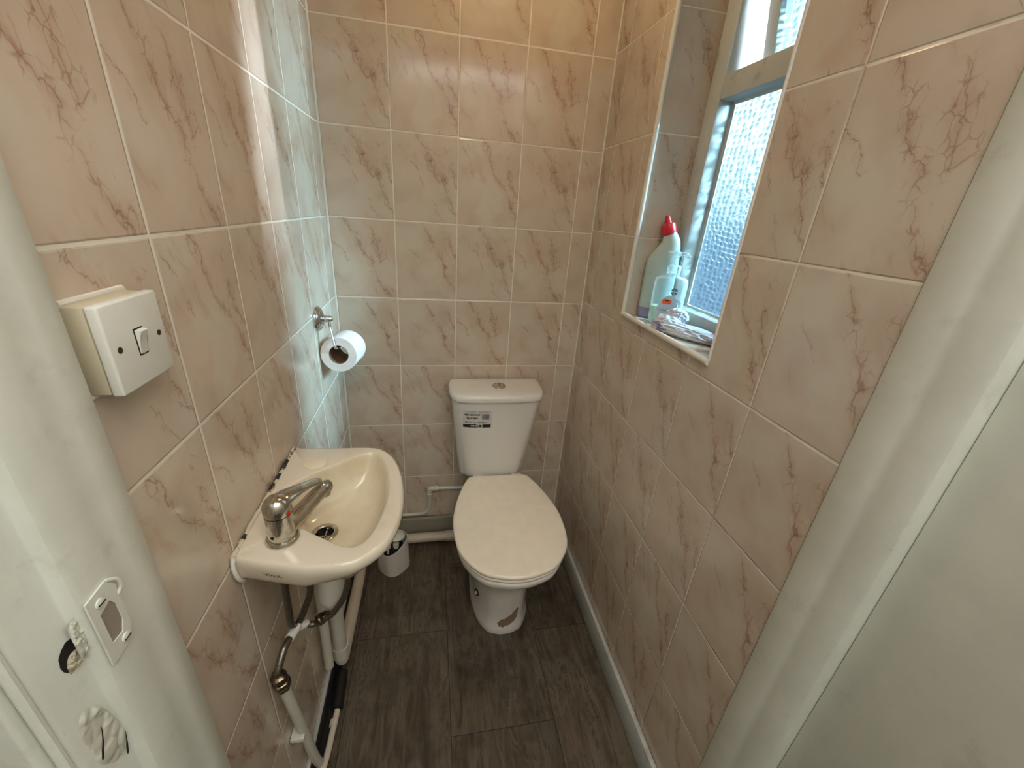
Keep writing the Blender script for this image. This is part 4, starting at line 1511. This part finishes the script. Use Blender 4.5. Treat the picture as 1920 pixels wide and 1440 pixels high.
def sect(c, h, off, hw, hd, tilt, n=32, e=0.8):
    r = []
    for k in range(n):
        a = 2 * PI * k / n
        ux = math.copysign(abs(math.cos(a)) ** e, math.cos(a)) * hw
        uy = math.copysign(abs(math.sin(a)) ** e, math.sin(a)) * hd
        r.append(c + VD * (off + ux * math.cos(tilt)) + ND * uy + Vector((0, 0, h + ux * math.sin(tilt))))
    return r


bm = bm_new()
rg = [sect(bc, *s_, tt) for s_, tt in zip(secs, tl)]
cols = [catmull([r[j] for r in rg], 3) for j in range(32)]
rg2 = [[c[i] for c in cols] for i in range(len(cols[0]))]
loft(bm, rg2)
for f in bm.faces:
    if f.calc_center_median().z < ZS + 0.029:
        f.material_index = 1
bb = obj('body', bm, [M_['bleach'], M_['lilac']], t, angle=60)
bm = bm_new()
ca_ = (Vector((0, 0, 1)) * math.cos(0.3) - VD * math.sin(0.3)).normalized()
cb_ = bc + VD * 0.0030 + Vector((0, 0, 0.227))
lathe(bm, [(0.0185, 0), (0.0195, 0.002), (0.0185, 0.026), (0.017, 0.029), (0.0095, 0.030), (0.0075, 0.040), (0.0065, 0.048), (0.004, 0.050)], cb_, ca_, 28)
obj('cap', bm, M_['red'], t)

# hand wash bottle
hc = Vector((0.949, -0.443, ZS))
t = thing('handwash_bottle', 'clear pump bottle of hand wash, nearly empty, standing in front of the toilet cleaner', 'bottle', hc)
VD2, ND2 = Vector((0.88, -0.47, 0)).normalized(), Vector((-0.47, -0.88, 0)).normalized()


def sect2(h, hw, hd, n=36, e=0.62):
    r = []
    for k in range(n):
        a = 2 * PI * k / n
        ux = math.copysign(abs(math.cos(a)) ** e, math.cos(a)) * hw
        uy = math.copysign(abs(math.sin(a)) ** e, math.sin(a)) * hd
        r.append(hc + VD2 * ux + ND2 * uy + Vector((0, 0, h)))
    return r


bm = bm_new()
hs = [(0.0, 0.034, 0.019, 0.62), (0.003, 0.0365, 0.0215, 0.62), (0.02, 0.0375, 0.022, 0.62), (0.09, 0.0385, 0.0225, 0.62), (0.103, 0.0385, 0.0225, 0.62), (0.109, 0.036, 0.020, 0.65), (0.113, 0.028, 0.0165, 0.8), (0.1155, 0.016, 0.0145, 1.0), (0.120, 0.0135, 0.0135, 1.0)]
loft(bm, [sect2(h, a, b, e=e__) for h, a, b, e__ in hs])
hb = obj('body', bm, M_['clear'], t, angle=60)
ht = bvh_of(hb)
bm = bm_new()
loft(bm, [sect2(h, a, b) for h, a, b in ((0.002, 0.0335, 0.0185), (0.005, 0.0352, 0.0202), (0.043, 0.0362, 0.0208), (0.0435, 0.0355, 0.0200))])
obj('liquid', bm, M_['liquid'], t, angle=60)
bm = bm_new()
lathe(bm, [(0.0135, 0.120), (0.0155, 0.121), (0.0155, 0.127), (0.0145, 0.128), (0.0155, 0.129), (0.0155, 0.138), (0.013, 0.140), (0.006, 0.141), (0.0055, 0.158), (0.0095, 0.160), (0.0095, 0.168), (0.006, 0.171)], hc, (0, 0, 1), 28)
tube(bm, [hc + Vector((0, 0, 0.166)) - VD2 * 0.020, hc + Vector((0, 0, 0.1665)), hc + Vector((0, 0, 0.166)) + VD2 * 0.020, hc + Vector((0, 0, 0.160)) + VD2 * 0.028], 0.0045, 10, 4)
tube(bm, [hc + Vector((0, 0, 0.12)), hc + Vector((0, 0, 0.012))], 0.003, 8)
obj('pump', bm, M_['clear'], t)
HW = t
ft = ND2 * -1
lc = hc + ND2 * 0.06
wav = [(-0.030, -0.050), (0.030, -0.050), (0.031, -0.002), (0.026, 0.010), (0.020, 0.014), (0.014, 0.020), (0.010, 0.012), (0.0, 0.022), (-0.008, 0.024), (-0.016, 0.020), (-0.020, 0.012), (-0.026, 0.004), (-0.030, -0.008)]
wav = [(-0.024, -0.046), (0.033, -0.046), (0.034, -0.010), (0.031, 0.004), (0.025, 0.010), (0.018, 0.013), (0.010, 0.020), (0.0, 0.021), (-0.008, 0.016), (-0.014, 0.008), (-0.020, -0.004), (-0.024, -0.018)]
hl = sticker('front_label', 0, 0, lc + Vector((0, 0, 0.052)), VD2, (0, 0, 1), ft, ht, 0.0006, M_['lab'], t, outline=wav)
sticker('price_sticker', 0, 0, lc + Vector((0, 0, 0.057)) - VD2 * 0.002, VD2, (0, 0, 1), ft, ht, 0.0011, M_['orange'], hl, outline=[(0.011 * math.copysign(abs(math.cos(a)) ** 0.5, math.cos(a)), 0.006 * math.copysign(abs(math.sin(a)) ** 0.6, math.sin(a))) for a in [2 * PI * k / 24 for k in range(24)]])
sticker('black_bar', 0.010, 0.0022, lc + Vector((0, 0, 0.0595)) - VD2 * 0.002, VD2, (0, 0, 1), ft, ht, 0.0015, M_['ink'], hl, 3, 1)
lettering('lettering', 'HANDWASH', 0.0082, lc + Vector((0, 0, 0.036)) + VD2 * 0.006, VD2, (0, 0, 1), ft, ht, 0.0012, M_['inkg'], hl, 0.0, 1.05)
for a in range(4):
    q0 = a * PI / 2 + 0.14
    ol = [(0.0012 * math.cos(q0 + PI / 4 - 0.14), 0.0012 * math.sin(q0 + PI / 4 - 0.14))] + [(0.0075 * math.cos(q0 + k * 0.18), 0.0085 * math.sin(q0 + k * 0.18)) for k in range(8)]
    sticker('shield_mark', 0, 0, lc + Vector((0, 0, 0.082)) + VD2 * 0.010, VD2, (0, 0, 1), ft, ht, 0.0009, M_['inkg'], hl, outline=ol)
bm = bm_new()
for (u_, v_) in ((-0.018, 0.013), (-0.014, 0.013), (-0.010, 0.013), (-0.018, 0.010), (-0.012, 0.010)):
    p = stick([(u_, v_), (u_ + 0.0026, v_), (u_ + 0.0026, v_ + 0.0018), (u_, v_ + 0.0018)], lc, VD2, (0, 0, 1), ft, ht, 0.0010)
    bm.faces.new([bm.verts.new(q) for q in p])
obj('small_print', bm, M_['inkg'], hl, smooth=False)

HW.scale = (1.11, 1.11, 1.11)

# crumpled cloth
bm = bm_new()


def rag_lump(c, ax_, la, wd, hh, seed, taper=0.0, sub=6, lift=0.0, rough=1.0):
    sx_ = Vector((-ax_.y, ax_.x, 0))
    r = bmesh.ops.create_icosphere(bm, subdivisions=sub, radius=1.0)
    for v in r['verts']:
        u_, s_, h_ = v.co
        p = Vector((u_, s_, h_))
        f1 = mnoise.noise(p * 1.6 + Vector((seed, 0, 0)))
        f2 = 1 - abs(mnoise.noise(Vector((u_ * 2.2 + s_ * 2.4, s_ * 3.2 - u_, h_ * 2.5 + seed)))) * 2.4
        f3 = 1 - abs(mnoise.noise(p * 6.0 + Vector((0, seed, 0)))) * 2.0
        k = 1 + rough * (0.14 * f1 + 0.16 * f2 + 0.05 * f3)
        w_ = wd * (1 - taper * u_)
        h2 = hh * (1 - taper * 0.8 * u_)
        q = c + ax_ * (u_ * la * k) + sx_ * (s_ * w_ * k)
        q.z = ZS + 0.0006 + lift + max(0.0, h2 * 0.75 + h_ * h2 * k)
        v.co = q


AX = Vector((0.44, -0.90, 0)).normalized()
rag_lump(Vector((0.938, -0.575, 0)), AX, 0.090, 0.032, 0.0145, 3.0, 0.15)
rag_lump(Vector((0.918, -0.515, 0)), Vector((0.7, -0.7, 0)), 0.034, 0.030, 0.021, 8.0, 0.0, 5)
rag_lump(Vector((0.942, -0.512, 0)), Vector((0.9, -0.4, 0)), 0.024, 0.020, 0.017, 13.0, 0.0, 5, 0.022, 1.5)
o = obj('cleaning_cloth', bm, M_['cloth'], angle=180)
tag(o, 'crumpled grey and purple cloth lying on the window sill', 'cloth')
